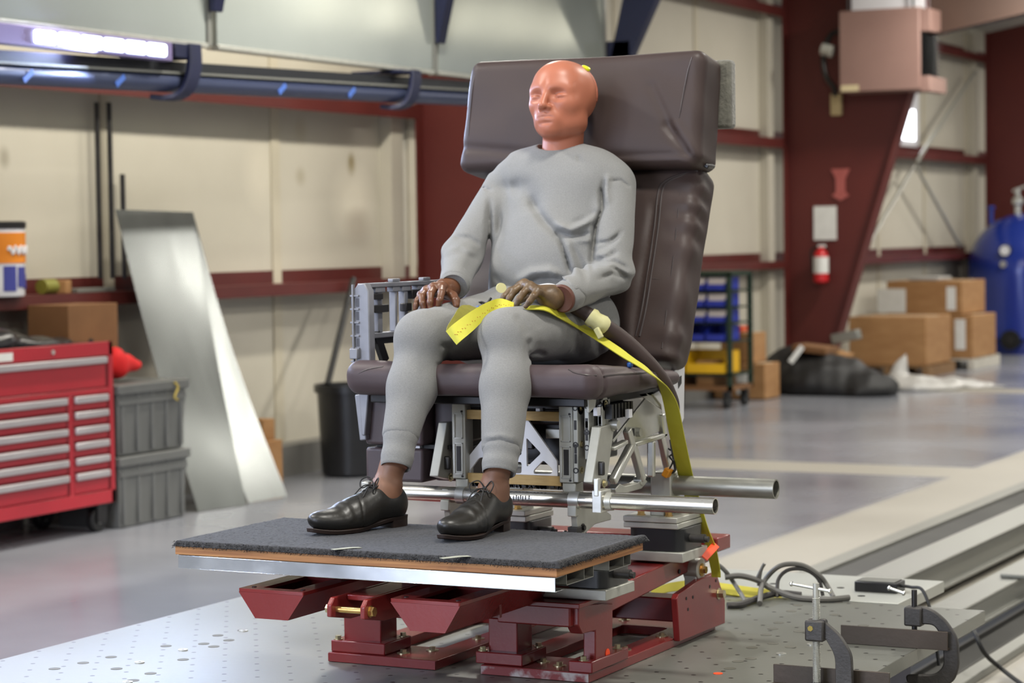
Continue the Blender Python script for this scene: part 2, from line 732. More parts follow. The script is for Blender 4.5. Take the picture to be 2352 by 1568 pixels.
stain(M_wall, 807, 378, (.07, .10), '#7d6c3c', .9)
stain(M_wall, 690, 405, (.08, .08), '#a59c86', .7)
stain(M_wall, 812, 460, (.34, .30), '#e0d9c6', .7)
stain(M_wall, 820, 520, (.22, .16), '#b0a696', .6)
stain(M_wall, 10, 362, (.06, .08), '#97907f', .8)
stain(M_wall, 600, 395, (.25, .3), '#d8d0bd', .5)
stain(M_wall, 690, 300, (.10, .12), '#aaa088', .5)
M_seam = pm('seam_tape', '#c3bba7', 0.6, col2='#b8b09c', scale=4)
wl = MB().box(-8.5, -8.3, -8, 46, 0.0, 4.3)
struct(wl.build('wall_left', M_wall))
k = 0
for yy in [9.2 + 1.83 * i for i in range(17)]:
    k += 1
    tr = MB().box(-8.3, -8.288, yy - 0.05, yy + 0.05, 0.18, 4.1)
    struct(tr.build('trim_%d' % k, M_seam))
struct(MB().box(-8.5, 8, 46, 46.2, 0, 6).build('wall_back', M_wall))
M_ceil = pm('roof_liner', '#d8d6cc', 0.7, col2='#cac8bd', scale=1)
c = MB()
c.prism([(-8.5, -8, 4.15), (3.5, -8, 5.95), (8, -8, 5.3), (8, -8, 5.4), (3.5, -8, 6.05), (-8.5, -8, 4.25)], (0, 54.2, 0))
struct(c.build('ceiling', M_ceil))
M_base = pm('grey_kerb', '#7d7b76', 0.7, col2='#6c6a65', scale=3)
struct(MB().box(-8.3, -8.12, -8, 46, 0, 0.2).build('baseboard_left', M_base))

# wall girts: Z sections, lower flange at the room side and upper flange against the wall
COLY = (6.95, 14.54, 22.13, 29.72, 37.3)


def girt(name, z, up):
    g = MB()
    for a, b2 in zip((-8,) + COLY, COLY + (46,)):
        y0, y1 = a + 0.012, b2 - 0.012
        g.box(-8.3, -8.1, y0, y1, z - 0.004, z)
        g.box(-8.104, -8.098, y0, y1, z - (0.075 if up else 0.10), z)
        g.box(-8.30, -8.294, y0, y1, z, z + 0.085)
    struct(g.build(name, M_girt))


girt('girt_beam_low', 1.262, True)
girt('girt_beam_middle', 2.50, False)
girt('girt_beam_high', 3.82, False)

# tapered frame columns with rafters
M_raft = pm('brown_rafter', '#4a3428', 0.6, col2='#3f2c22', scale=2)
for i, yy in enumerate(COLY):
    c = MB()
    web = [(-8.1, 0.0), (-7.72, 0.0), (-6.62, 3.47), (-6.62, 4.38), (-8.1, 4.12)]
    c.prism([(x, yy - 0.006, z) for x, z in web], (0, 0.012, 0))
    c.bar((-7.72, yy, 0.0), (-6.62, yy, 3.47), 0.016, 0.20, (1, 0, 0.3))
    c.box(-8.116, -8.1, yy - 0.1, yy + 0.1, 0, 4.12)
    c.box(-8.12, -7.6, yy - 0.14, yy + 0.14, 0, 0.02)
    struct(c.build('column', M_col))
    r = MB()
    r.prism([(-6.61, yy - 0.006, 3.47), (3.5, yy - 0.006, 5.2), (3.5, yy - 0.006, 5.93), (-6.61, yy - 0.006, 4.40)], (0, 0.012, 0))
    r.bar((-6.60, yy, 3.47), (3.5, yy, 5.2), 0.016, 0.2, (0, 0, 1))
    struct(r.build('rafter_beam', M_raft))
    t = MB().box(-8.3, -8.2, yy - 0.30, yy - 0.13, 0.1, 4.1)
    k += 1
    struct(t.build('trim_%d' % k, M_wall))

# narrow bright window beyond the second column
M_day = pm('daylit_pane', '#ffffff', 0.3, emit=('#f3f6ff', 6.0))
fr = MB().box(-8.31, -8.27, 26.45, 27.2, 2.56, 3.35)
wn = struct(fr.build('window_1', M_white))
MB().box(-8.272, -8.262, 26.5, 27.02, 2.64, 3.0).build('pane', M_day, wn)

# wall bracing rods
for a, b2 in (((2105, 372), (2240, 165)), ((2103, 380), (2205, 565)), ((2099, 382), (1860, 793))):
    t = MB().tube([at(*a, X=-8.05), at(*b2, X=-8.05)], 0.022, 8)
    tag(t.build('brace_rod', M_alu2), {(2240, 165): 'thin steel brace rod rising to the right between the columns, catching bright light',
        (2205, 565): 'thin grey brace rod falling to the right toward the blue tank',
        (1860, 793): 'faint brace rod running down behind the red column flange'}[b2], 'brace rod')

# sled rails beside the table
M_rail = pm('galvanised_rail', '#8b8b84', 0.42, 0.35, col2='#7b7b74', scale=3, stretch=(1, 0.2, 1), rvar=0.08)
M_pit = pm('pit_shade', '#4b4a47', 0.8, col2='#3c3b39', scale=2)  # flat strips, the shade of open pits put into their colour


def rail_x(y, z):
    return at(2352, y, Z=z).x


def rail(name, yt0, yt1, zt, zb, label, y0=6.6, y1=40):
    x0, x1 = rail_x(yt0, zt), rail_x(yt1, zt)
    m = MB().box(x0, x1, y0, y1, zb, zt)
    m.box(x0 - 0.02, x1 + 0.012, y0, y1, zt, zt + 0.012)
    m.box(x0 - 0.02, x1 + 0.03, y0, y1, zb, zb + 0.015)
    return tag(m.build(name, M_rail, bevel=0.004), label, 'rail')


x = rail_x(1112, 0)
tag(MB().box(x, x + 0.10, 8.4, 42, 0.0, 0.02).build('edge_rail', M_rail, bevel=0.003), 'low steel edge strip along the beige floor band, farthest of the track rails', 'rail')
struct(MB().box(x + 0.11, x + 0.42, 8.4, 42, 0.001, 0.006).build('trim_90', M_pit))
rail('track_rail', 1166, 1203, 0.14, 0.03, 'pale grey track rail beside the dark groove, behind the black box on the table')
rail('track_rail', 1293, 1326, 0.14, 0.06, 'grey track rail running under the right side of the table', 7.1)
x = rail_x(1402, 0.0)
struct(MB().box(x, rail_x(1455, 0), 6.4, 40, 0.001, 0.006).build('trim_91', M_pit))
x = rail_x(1458, 0.02)
tag(MB().box(x, x + 0.06, 5.6, 40, 0.0, 0.03).build('edge_rail', M_rail, bevel=0.004), 'bright steel edge strip nearest the lower right corner of the floor', 'rail')
# short plate bolted between the rails
b = MB().box(rail_x(1330, .16), rail_x(1288, .16) + 0.02, 9.05, 9.45, 0.155, 0.17)
b2 = b.build('splice_plate', M_rail, bevel=0.003)
tag(b2, 'flat grey splice plate bolted across the track rail', 'plate')

# ================================================================== overhead panels, rail and lamp on the long wall
M_panel = pm('glossy_grey_panel', '#aeb3ac', 0.11, 0.35, col2='#a6aba4', scale=1.2, rvar=0.03)
PZ = 2.512
PX = -6.50
for y0, y1, lab in ((5.60, 9.48, 'wide glossy grey overhead panel above the lit strip lamp'),
                    (9.57, 11.79, 'glossy grey overhead panel between two navy gussets, in the middle of the row'),
                    (11.86, 14.17, 'glossy grey overhead panel above the headrest, at the far end of the row')):
    t = thing('overhead_panel', lab, 'panel', (PX, y0, PZ), 'overhead grey panels')
    MB().box(PX - .06, PX, y0, y1, PZ, 4.0).build('panel_sheet', M_panel, t, bevel=0.006)
    MB().box(PX - .07, PX + .012, y0, y1, PZ - 0.012, PZ + 0.012).build('edge_trim', M_alu2, t, bevel=0.003)
    MB().box(PX - .05, PX + .01, y1, y1 + 0.035, PZ, 4.0).build('corner_trim', M_rail, t)
for yy, lab in ((9.525, 'navy tapered gusset between the first two overhead panels'),
                (11.83, 'navy tapered gusset between the second and third overhead panels'),
                (14.28, 'broad navy gusset at the end of the overhead panels, above the headrest')):
    big = yy > 14
    m = MB()
    x0 = PX + .02
    x1 = x0 + (0.76 if big else 0.34)
    zt, zb = 3.95, (2.74 if big else 2.68)
    m.prism([(x0, yy - 0.045, zb), (x0 + (.15 if big else .02), yy - 0.045, zb), (x1, yy - 0.045, zt), (x0 + (.3 if big else 0), yy - 0.045, zt)], (0, 0.09, 0))
    if big:
        m.box(x0 - .04, x0 + .15, yy - 0.045, yy + 0.045, 2.74, 2.86)
    tag(m.build('support_gusset', M_blue, bevel=0.004), lab, 'bracket', 'navy panel gussets')

M_railblue = pm('blue_grey_rail', '#3d4560', 0.36, 0.3, col2='#353c56', scale=3, stretch=(1, .1, 1))
a0, a1 = Vector((-6.5, 5.87, 2.236)), Vector((-6.5, 14.44, 2.430))
t = thing('crane_rail', 'long blue grey overhead rail tube under the panels', 'rail', a0)
MB().tube([a0, a1], 0.045, 20).build('rail_tube', M_railblue, t)
d0, d1 = a0 + Vector((-.05, 0, .082)), a1 + Vector((-.05, 0, .082))
MB().bar(d0, d1, 0.05, 0.07).build('gap_shade_bar', pm('gap_shade_bar', '#1b1d22', .5), t)  # dark bar painted in for the shadow gap above the tube
MB().bar(a0 + Vector((0.02, 0, .048)), a1 + Vector((0.02, 0, .048)), 0.011, 0.045).build('top_highlight', M_rail, t)  # pale strip put on as the highlight along the tube top
M_mark = pm('blue_mark', '#4a6fc0', .4)


def rail_z(y):
    return a0.z + (a1.z - a0.z) * (y - a0.y) / (a1.y - a0.y)


for px in (60, 272, 645, 805):
    p = at(px, 158 + px * 0.08, X=-6.455)
    z = rail_z(p.y)
    MB().bar((-6.453, p.y - .02, z - .026), (-6.453, p.y + .045, z + .018), 0.026, 0.004, (0, 1, 0)).build('reflector_mark', M_mark, t)
for px, lab in ((415, 'navy curved hanger strap around the rail beside the lit strip lamp'), (930, 'navy curved hanger strap around the rail next to the headrest')):
    p = at(px, 140 + px * .08, X=-6.45)
    z = rail_z(p.y)
    m = MB()
    xr = -6.5
    pts = [(xr + .065, p.y + .09, PZ - .01), (xr + .075, p.y + .08, z + .09), (xr + .075, p.y + .045, z), (xr + .06, p.y, z - .054), (xr + .02, p.y - .055, z - .075), (xr - .035, p.y - .09, z - .07)]
    m.ribbon(spline(pts, 6), (0, 0.05, 0.0), 0.026)
    m.box(xr - .26, xr + .07, p.y - 0.07, p.y + 0.135, z + .118, PZ - .014)
    tag(m.build('hanger_strap', M_blue, bevel=0.004), lab, 'bracket', 'rail hangers')

t = thing('strip_lamp', 'lit strip lamp of six white cells tucked under the overhead panel', 'lamp', (-6.41, 8.5, 2.46))
M_cell = pm('lamp_cell', '#ffffff', 0.3, emit=('#dcf0ff', 4.5))
M_lampbody = pm('lamp_body_glow', '#8d7fa8', 0.35, 0.3, col2='#7d7098', scale=4)  # housing tinted with the purple glow round the lit cells
MB().box(-6.47, -6.415, 7.4, 9.07, 2.405, 2.495).build('housing', M_lampbody, t, bevel=0.004)
ys = np.linspace(8.02, 9.015, 7)
for i in range(6):
    MB().box(-6.418, -6.395, ys[i] + .012, ys[i + 1] - .012, 2.421, 2.480).build('lamp_cell', M_cell, t, bevel=0.011, seg=3)

# ================================================================== along the wall, left side
M_tool = pm('tool_chest_red', '#b01f2c', 0.32, col2='#a01a27', scale=2, coat=0.3)
M_tooldk = pm('tool_chest_gap', '#6d1119', 0.5)
M_handle = pm('drawer_pull', '#c9c3c4', 0.35, 0.6, col2='#b9b3b4', scale=5)
t = thing('tool_chest', 'red rolling tool chest with long silver drawer pulls beside the grey totes', 'tool chest', (-7.75, 9.2, 0))
Y0, Y1, XF = 8.45, 9.99, -7.5
MB().box(-8.0, XF - 0.02, Y0, Y1, 0.155, 1.0).build('cabinet', M_tool, t, bevel=0.006)
m = MB().box(XF - .02, XF + .005, Y1 - .035, Y1, .155, 1.02).box(XF - .02, XF + .005, Y0, Y0 + .035, .155, 1.02)
m.box(XF - .02, XF + .005, Y0, Y1, .155, .225).box(XF - .02, XF + .005, Y0, Y1, .945, 1.02).box(XF - .02, XF + .002, Y0, Y1, .745, .775)
m.box(XF - .02, XF + .003, 9.605, 9.64, .22, .745)
m.build('front_frame', M_tool, t, bevel=0.003)
MB().box(-8.0, XF, Y0, Y1, 1.0, 1.012).build('top_tray', M_blackpl, t)


def drawer(y0, y1, z0, z1):
    d = MB().box(XF - .015, XF, y0, y1, z0, z1 - 0.012).build('drawer', M_tool, t, bevel=0.003)
    MB().box(XF, XF + .022, y0 + .003, y1 - .003, z1 - .040, z1 - .004).build('drawer_pull', M_handle, d, bevel=0.006)
    MB().box(XF - 0.012, XF + .001, y1 - .002, y1 + .014, z0, z1 - .03).build('drawer_gap', M_tooldk, d)


drawer(Y0 + .04, Y1 - .06, .78, .945)
zs = [.745, .664, .583, .502, .421, .340]
for i, z in enumerate(zs):
    zb = .225 if i == 5 else z - .080
    drawer(9.645, Y1 - .055, zb + .004, z)
    drawer(Y0 + .04, 9.585, zb + .004, z)
MB().box(XF + .005, XF + .008, 9.03, 9.16, .958, 1.0).build('name_badge', M_paper, t)
MB().cyl((XF + .004, 9.48, .985), (XF + .012, 9.48, .985), .012).build('lock', M_alu, t)
for yy in (Y0 + .12, Y1 - .09):
    for xx in (XF - .06, XF - .42):
        wh = MB().cyl((xx - .022, yy, .066), (xx + .022, yy, .066), .065, n=28).build('caster_wheel', M_black, t, bevel=.008)
        MB().cyl((xx - .026, yy, .066), (xx + .026, yy, .066), .022).build('wheel_hub', M_alu2, wh)
        q = MB().box(xx - .034, xx - .026, yy - .03, yy + .05, .05, .15).box(xx + .026, xx + .034, yy - .03, yy + .05, .05, .15)
        q.box(xx - .05, xx + .05, yy - .05, yy + .06, .145, .155)
        q.build('caster_fork', M_steel, wh)

# soft goods on the chest
M_bag = pm('black_vinyl_bag', '#17171b', 0.28, col2='#101013', scale=8)
c0 = at(70, 790, X=-7.7)


def f_bag(p):
    d = sd_ell(p, (-7.72, 9.20, 1.03), (.16, .28, .085))
    d = smin(d, sd_ell(p, (-7.68, 9.55, 1.02), (.12, .30, .035)), .05)
    d = smin(d, sd_ell(p, (-7.74, 8.95, 1.04), (.12, .16, .07)), .03)
    return smax(d + .012 * wob(p, 28, 4), -(p[2] - 1.013), .005)


tag(soft('vinyl_bag', f_bag, (-8.0, 8.7, .99), (-7.45, 9.95, 1.18), .012, M_bag), 'crumpled black vinyl bag lying on the red tool chest', 'bag')
M_pouch = pm('red_cloth', '#e01a1c', 0.75, col2='#c81418', scale=6)
pc = at(285, 832, X=-7.68)


def f_pouch(p):
    d = sd_cone(p, (pc.x, pc.y - .08, pc.z), (pc.x, pc.y + .12, pc.z - .02), .085, .025)
    return d + .008 * wob(p, 40, 9)


tag(soft('red_pouch', f_pouch, (pc.x - .15, pc.y - .25, pc.z - .15), (pc.x + .15, pc.y + .25, pc.z + .15), .01, M_pouch), 'bright red cloth pouch sticking out beside the tool chest, above the totes', 'pouch')
# brown box behind
p = at(275, 870, X=-7.85)
m = MB().box(-8.08, -7.80, 10.01, 10.45, .785, 1.21)
t = thing('brown_carton', 'dark brown carton with a hand hole standing behind the red pouch', 'box', (-7.95, 10.2, .785))
m.build('carton_body', M_carddk, t, bevel=.004)
MB().cyl((-7.801, 10.2, 1.0), (-7.797, 10.2, 1.0), .022).build('hand_hole', M_black, t)
tag(MB().lathe((-8.03, 9.30, 1.013), (0, 0, 1), [(.05, 0), (.066, .2), (.068, .205), (.062, .21)]).build('paper_cup', M_wall), 'tall cream cup standing on the tool chest behind the black bag', 'cup')

# totes
M_tote = pm('grey_tote_plastic', '#686967', 0.5, col2='#5d5e5c', scale=4)


def tote(z, lab):
    t = thing('storage_tote', lab, 'tote', (-7.72, 10.33, z), 'stacked grey totes')
    x0, x1, y0, y1 = -7.95, -7.49, 10.02, 10.66
    h = .385
    m = MB()
    ins = .022
    for (za, zb, i0, i1) in ((0, h - .05, ins, .005),):
        vs = [(x0 + i0, y0 + i0, z + za), (x1 - i0, y0 + i0, z + za), (x1 - i0, y1 - i0, z + za), (x0 + i0, y1 - i0, z + za),
              (x0 + i1, y0 + i1, z + zb), (x1 - i1, y0 + i1, z + zb), (x1 - i1, y1 - i1, z + zb), (x0 + i1, y1 - i1, z + zb)]
        m.add(vs, [(0, 3, 2, 1), (4, 5, 6, 7), (0, 1, 5, 4), (1, 2, 6, 5), (2, 3, 7, 6), (3, 0, 4, 7)])
    m.build('tote_body', M_tote, t, bevel=.006)
    m = MB()
    for yy in np.linspace(y0 + .05, y1 - .05, 5):
        m.box(x1 - .016, x1 - .001, yy - .012, yy + .012, z + .02, z + h - .05)
    m.box(x1 - .02, x1 + .002, y0 + .01, y1 - .01, z + h - .11, z + h - .075)
    m.build('rib_panel', M_tote, t, bevel=.003)
    MB().box(x0 - .005, x1 + .012, y0 - .005, y1 + .012, z + h - .052, z + h).build('rim', M_tote, t, bevel=.006)
    return t


tote(.002, 'lower grey plastic tote of the stack beside the red tool chest')
t = tote(.392, 'upper grey plastic tote of the stack beside the red tool chest')
p = at(402, 890, X=-7.47)
m = MB().tube(spline([(p.x, p.y, p.z + .03), (p.x + .006, p.y + .02, p.z), (p.x + .004, p.y - .01, p.z - .05), (p.x + .006, p.y + .015, p.z - .07)], 5), .007, 6)
tag(m.build('yellow_tag', pm('yellow_cord', '#b6a04a', .6)), 'yellow cord tag hanging over the rim of the upper tote', 'tag')

# leaning sheets
M_sheet = pm('galvanised_sheet', '#7f8280', 0.22, 0.75, col2='#757876', scale=2, stretch=(1, 3, 1), rvar=0.06)
q = [at(455, 1175, Z=.003), at(566, 1160, Z=.003), None, None]
xt = -8.02
tl, tr = at(265, 481, X=xt), at(443, 487, X=xt)


def sheet(name, bl, br, tr, tl, lab, bow):
    m = MB()
    n = 14
    vs = []
    for i in range(n + 1):
        s = i / n
        for a, b2 in ((bl, tl), (br, tr)):
            p = Vector(a).lerp(Vector(b2), s)
            p.x -= bow * math.sin(PI * s)
            vs.append(p)
    for i in range(n + 1):
        for j in (0, 1):
            vs.append(vs[2 * i + j] + Vector((-.003, 0, 0)))
    k = 2 * (n + 1)
    fs = []
    for i in range(n):
        a = 2 * i
        fs += [(a, a + 1, a + 3, a + 2), (k + a, k + a + 2, k + a + 3, k + a + 1), (a, a + 2, k + a + 2, k + a), (a + 1, k + a + 1, k + a + 3, a + 3)]
    fs += [(0, k, k + 1, 1), (2 * n, 2 * n + 1, k + 2 * n + 1, k + 2 * n)]
    m.add(vs, fs)
    return tag(m.build(name, M_sheet), lab, 'metal sheet', 'leaning metal sheets')


sheet('metal_sheet', q[0], q[1], tr, tl, 'front galvanised metal sheet leaning on the wall next to the totes', .02)
sheet('metal_sheet', at(579, 1156, Z=.003) + Vector((-.03, .01, 0)), at(661, 1139, Z=.003), at(444, 489, X=xt - .09), at(330, 489, X=xt - .09), 'rear galvanised metal sheet leaning on the wall, its edge showing right of the front one', .045)
p = at(655, 1090, X=-7.82)
tag(MB().box(-7.92, -7.8, 11.95, 12.12, 0, .30).build('wood_block', M_card, bevel=.004), 'tan wooden block on the floor behind the leaning sheets', 'block')
tag(MB().box(-7.97, -7.86, 12.0, 12.13, .301, .43).build('wood_offcut', M_card, bevel=.004), 'short tan offcut lying on the wooden block behind the sheets', 'block')

# bin with broom
t = thing('waste_bin', 'tall black plastic bin standing by the wall behind the seat', 'bin', (-7.76, 12.9, 0))
MB().lathe((-7.76, 12.9, 0), (0, 0, 1), [(.18, 0), (.20, .02), (.225, .55), (.245, .55), (.245, .60), (.22, .60), (.215, .55), (.18, .06)], 32).build('bin_body', M_blackpl, t)
m = MB().tube([at(752, 884, X=-7.86), at(812, 640, X=-8.04)], .022, 10)
tag(m.build('broom_handle', M_black), 'black pole leaning in the bin against the wall girt', 'pole')
# hanging cables by the seam
for px, y0, y1, lab in ((222, 235, 640, 'thin dark conduit running down the wall seam above the sheets'), (250, 235, 640, 'second dark conduit beside the seam, right behind the sheets'), (281, 400, 640, 'short dark cable hanging behind the top of the sheets')):
    p0, p1 = at(px, y0, X=-8.24), at(px + 4, y1, X=-8.24)
    tag(MB().tube([p0, (p0.x, p0.y, p1.z)], .016, 8).build('wall_conduit', M_steel), lab, 'conduit')

# things on the lower girt
t = thing('paint_pail', 'white and blue pail with an orange band and dark lid on the wall girt', 'pail', (-8.14, 9.87, 1.263))
yb, xb = 9.866, -8.145
MB().lathe((xb, yb, 1.263), (0, 0, 1), [(.128, 0), (.132, .01), (.138, .36), (.138, .37)], 36).build('pail_body', M_white, t)
MB().lathe((xb, yb, 1.263), (0, 0, 1), [(.139, .18), (.1415, .345), (.139, .345)], 36).build('label_band', pm('orange_band', '#e88a1e', .5), t)
lb = MB()
for s, z0, z1 in ((-.7, .03, .165), (-.05, .05, .16), (.35, .04, .12)):
    for k in range(6):
        a = s + k * .09
        lb.obox((xb + .1345 * math.cos(a), yb + .1345 * math.sin(a), 1.263 + (z0 + z1) / 2), (.006, .013, z1 - z0), Matrix.Rotation(a, 3, 'Z'))
lb.build('blue_print', pm('pail_blue', '#3b3f8f', .5), t)
lb = MB()
pts = []
for k in range(26):
    a = -.55 + k * .045
    pts.append((xb + .143 * math.cos(a), yb + .143 * math.sin(a), 1.263 + .25 + .022 * math.sin(k * 1.1)))
lb.tube(pts, .008, 6)
lb.build('white_script', M_white, t)
MB().lathe((xb, yb, 1.63), (0, 0, 1), [(.143, 0), (.146, .01), (.146, .035), (.13, .04)], 36).build('lid', M_steel, t)
p = at(95, 668, X=-8.2)
tag(MB().cyl((-8.16, p.y - .05, 1.305), (-8.16, p.y + .06, 1.305), .042).build('tape_roll', pm('olive_tape', '#7c7a2c', .6)), 'olive yellow tape roll lying on the wall girt next to the pail', 'roll')
p = at(135, 665, X=-8.2)
tag(MB().obox((-8.2, p.y, 1.30), (.12, .09, .074), Matrix.Rotation(.3, 3, 'Z')).build('small_carton', M_card, bevel=.003), 'small tan carton on the wall girt beside the tape roll', 'box')
p = at(200, 660, X=-8.2)
tag(MB().obox((-8.2, p.y, 1.275), (.14, .35, .024)).build('flat_board', M_rail, bevel=.002), 'flat pale board lying on the wall girt toward the sheets', 'board')

# acrylic high bay lamps hung far across the hall: they show in the glossy panels
M_dome = pm('lamp_dome', '#ffffff', .4, emit=('#fff6e0', 3.2))
k = 0
for px, py in ((735, -8), (889, 14), (1060, 28), (1178, 42), (1295, 58)):
    p = at(px, py, X=-6.5)
    d = p - CAM
    t_ = (3.2 + 6.5) / -d.x
    q = Vector((3.2, p.y + d.y * t_, p.z + d.z * t_))
    L = thing('high_bay_lamp', 'lit dome lamp across the hall, ' + ('first', 'second', 'third', 'fourth', 'fifth')[k] + ' of the row mirrored in the panels', 'lamp', q, 'high bay lamps')
    MB().lathe(q - Vector((0, 0, .35)), (0, 0, 1), [(.20, 0), (.29, .08), (.26, .35), (.16, .62), (.09, .70)], 28).build('lamp_dome', M_dome, L)
    MB().cyl(q + Vector((0, 0, .35)), q + Vector((0, 0, .55)), .08).build('ballast', M_steel, L)
    MB().cyl(q + Vector((0, 0, .55)), (q.x, q.y, 5.88), .012, n=8).build('hanging_rod', M_steel, L)
    k += 1

# ================================================================== far right background
# unit heater hung in front of the second column
M_heat = pm('heater_beige', '#97786e', 0.55, col2='#8b6d64', scale=2)
YH = 21.75
hl, hr = -7.42, -6.60
t = thing('unit_heater', 'pinkish beige unit heater hanging high in front of the red column', 'heater', (-7.0, YH, 2.9))
MB().box(hl, hr, YH, YH + .62, 2.92, 3.72).build('heater_case', M_heat, t, bevel=.012)
MB().box(hr, hr + .09, YH + .02, YH + .60, 2.90, 3.05).build('lower_hood', M_heat, t, bevel=.006)
MB().box(hr, hr + .10, YH + .02, YH + .60, 3.48, 3.70).build('upper_hood', M_heat, t, bevel=.006)
m = MB()
for i in range(9):
    z = 3.07 + i * .045
    m.prism([(hr, YH + .05, z), (hr + .06, YH + .05, z - .02), (hr + .06, YH + .05, z - .012), (hr, YH + .05, z + .008)], (0, .5, 0))
m.build('louvre_grille', M_black, t)
MB().box(hr - .002, hr + .004, YH + .04, YH + .58, 3.05, 3.48).build('grille_back', M_black, t)
MB().box(hl + .1, hr - .05, YH + .1, YH + .5, 3.72, 4.05).build('flue_duct', M_white, t)
for xx in (hl + .08, hr - .08):
    MB().cyl((xx, YH + .05, 3.7), (xx, YH + .05, 4.25), .012, n=8).build('hanger_rod', M_steel, t)
MB().box(hl + .02, hl + .20, YH - .006, YH, 2.93, 2.99).build('rating_plate', pm('cream_plate', '#d9c9a0', .6), t)
m = MB().tube(spline([(hl - .02, YH + .2, 3.55), (hl - .14, YH + .15, 3.5), (hl - .2, YH + .12, 3.3), (hl - .17, YH + .1, 3.1), (hl - .08, YH + .08, 2.98), (hl - .06, YH + .05, 2.9)], 6), .028, 8)
m.build('gas_pipe', M_steel, t)
MB().cyl((hl - .19, YH + .05, 3.36), (hl - .08, YH + .05, 3.33), .06).build('gas_valve', M_alu2, t)
p = at(1915, 237, Y=22.0)
tag(MB().box(p.x - .055, p.x + .055, 22.05, 22.12, p.z - .12, p.z + .1).build('junction_box', pm('cream_box', '#cdb98a', .6), bevel=.01), 'small cream junction box on the red column just below the heater', 'box')
# signs and extinguisher on the column
YC = 22.12
p = at(1931, 422, Y=YC)
m = MB()
m.prism([(p.x - .10, YC - .01, p.z + .15), (p.x + .10, YC - .01, p.z + .15), (p.x + .05, YC - .01, p.z + .05), (p.x + .05, YC - .01, p.z - .08), (p.x + .09, YC - .01, p.z - .12), (p.x, YC - .01, p.z - .17), (p.x - .09, YC - .01, p.z - .12), (p.x - .05, YC - .01, p.z - .08), (p.x - .05, YC - .01, p.z + .05)], (0, .006, 0))
tag(m.build('arrow_sign', pm('pale_red_sign', '#b0605a', .6, col2='#a0504a')), 'pale red arrow shaped sign pointing down on the red column', 'sign')
p = at(1896, 512, Y=YC)
tag(MB().box(p.x - .12, p.x + .12, YC - .012, YC - .006, p.z - .17, p.z + .17).build('notice_sheet', M_paper), 'white notice sheet on the red column above the fire extinguisher', 'sign')
p = at(1886, 650, Y=YC - .1)
t = thing('fire_extinguisher', 'red fire extinguisher with a large white label on the column', 'extinguisher', (p.x, YC - .1, p.z))
x, y, z = p.x, YC - .1, p.z
MB().lathe((x, y, z), (0, 0, 1), [(.05, 0), (.075, .02), (.075, .27), (.06, .31), (.03, .34), (.03, .36)]).build('cylinder_body', pm('extinguisher_red', '#c41f24', .35), t)
MB().lathe((x, y, z + .10), (0, 0, 1), [(.0765, 0), (.0765, .165)]).build('label_wrap', M_paper, t)
MB().box(x - .03, x + .05, y - .012, y + .012, z + .36, z + .385).build('valve_handle', M_paper, t, bevel=.004)
MB().tube(spline([(x - .03, y, z + .37), (x - .10, y, z + .33), (x - .095, y, z + .2), (x - .085, y, z + .12)], 6), .012, 8).build('discharge_hose', M_black, t)
MB().box(x - .02, x + .02, y + .07, y + .094, z + .05, z + .3).build('wall_bracket', M_steel, t)

# picking cart with bins
YT = 18.9
cr = at(1682, 900, Y=YT).x
cl = cr - .86
t = thing('picking_cart', 'dark green wheeled cart holding rows of parts bins behind the seat', 'cart', ((cl + cr) / 2, YT, 0))
M_green = pm('dark_green_frame', '#1f3324', .45, .2)
zt = at(1680, 628, Y=YT).z
for xx in (cl + .02, cr - .02):
    for yy in (YT, YT + .5):
        MB().box(xx - .02, xx + .02, yy - .02, yy + .02, .16, zt).build('upright_post', M_green, t)
MB().box(cl, cr, YT - .02, YT + .52, zt - .02, zt + .02).build('top_shelf', M_green, t)
rows = [at(1640, yy, Y=YT).z for yy in (667, 705, 741, 784)]
for z in rows:
    MB().box(cl, cr, YT - .01, YT + .5, z - .012, z).build('shelf', M_green, t)
zy = at(1640, 858, Y=YT).z
MB().box(cl, cr, YT - .02, YT + .52, zy - .02, zy).build('lower_shelf', M_green, t)
MB().box(cl, cr, YT - .02, YT + .52, .16, .20).build('base_deck', M_carddk, t)
for xx in (cl + .06, cr - .06, ):
    for yy in (YT + .03, YT + .45):
        wh = MB().cyl((xx - .02, yy, .065), (xx + .02, yy, .065), .064).build('caster_wheel', M_black, t)
        MB().box(xx - .03, xx + .03, yy - .03, yy + .03, .10, .16).build('caster_fork', M_steel, wh)
M_bin = pm('blue_bin', '#20309a', .4, col2='#1b2a8a', scale=5)
M_biny = pm('yellow_bin', '#e2b012', .4, col2='#d4a30f', scale=5)
M_binlab = pm('pale_bin_label', '#cfc4bd', .6)
RN = ('top', 'second', 'third', 'lowest')
CN = ('nearest the seat', 'second from the seat', 'second from the post', 'beside the post')


def parts_bin(name, x0, x1, z, h, mat, lab, group, label_strip=True):
    t = thing(name, lab, 'bin', ((x0 + x1) / 2, YT + .1, z), group)
    m = MB()
    y0, y1 = YT - .04, YT + .30
    for a in ((x0, x1, y0, y0 + .006, z, z + h * .45), (x0, x1, y1 - .006, y1, z, z + h), (x0, x1, y0, y1, z, z + .006)):
        m.box(*a)
    for xx in (x0, x1 - .006):
        m.prism([(xx, y0, z), (xx, y1, z), (xx, y1, z + h), (xx, y0 + .12, z + h), (xx, y0, z + h * .45)], (.006, 0, 0))
    m.build('bin_shell', mat, t)
    if label_strip:
        MB().box(x0 + .012, x1 - .012, y0 + .05, y0 + .25, z + .01, z + h * .92).build('bin_contents', M_binlab, t)


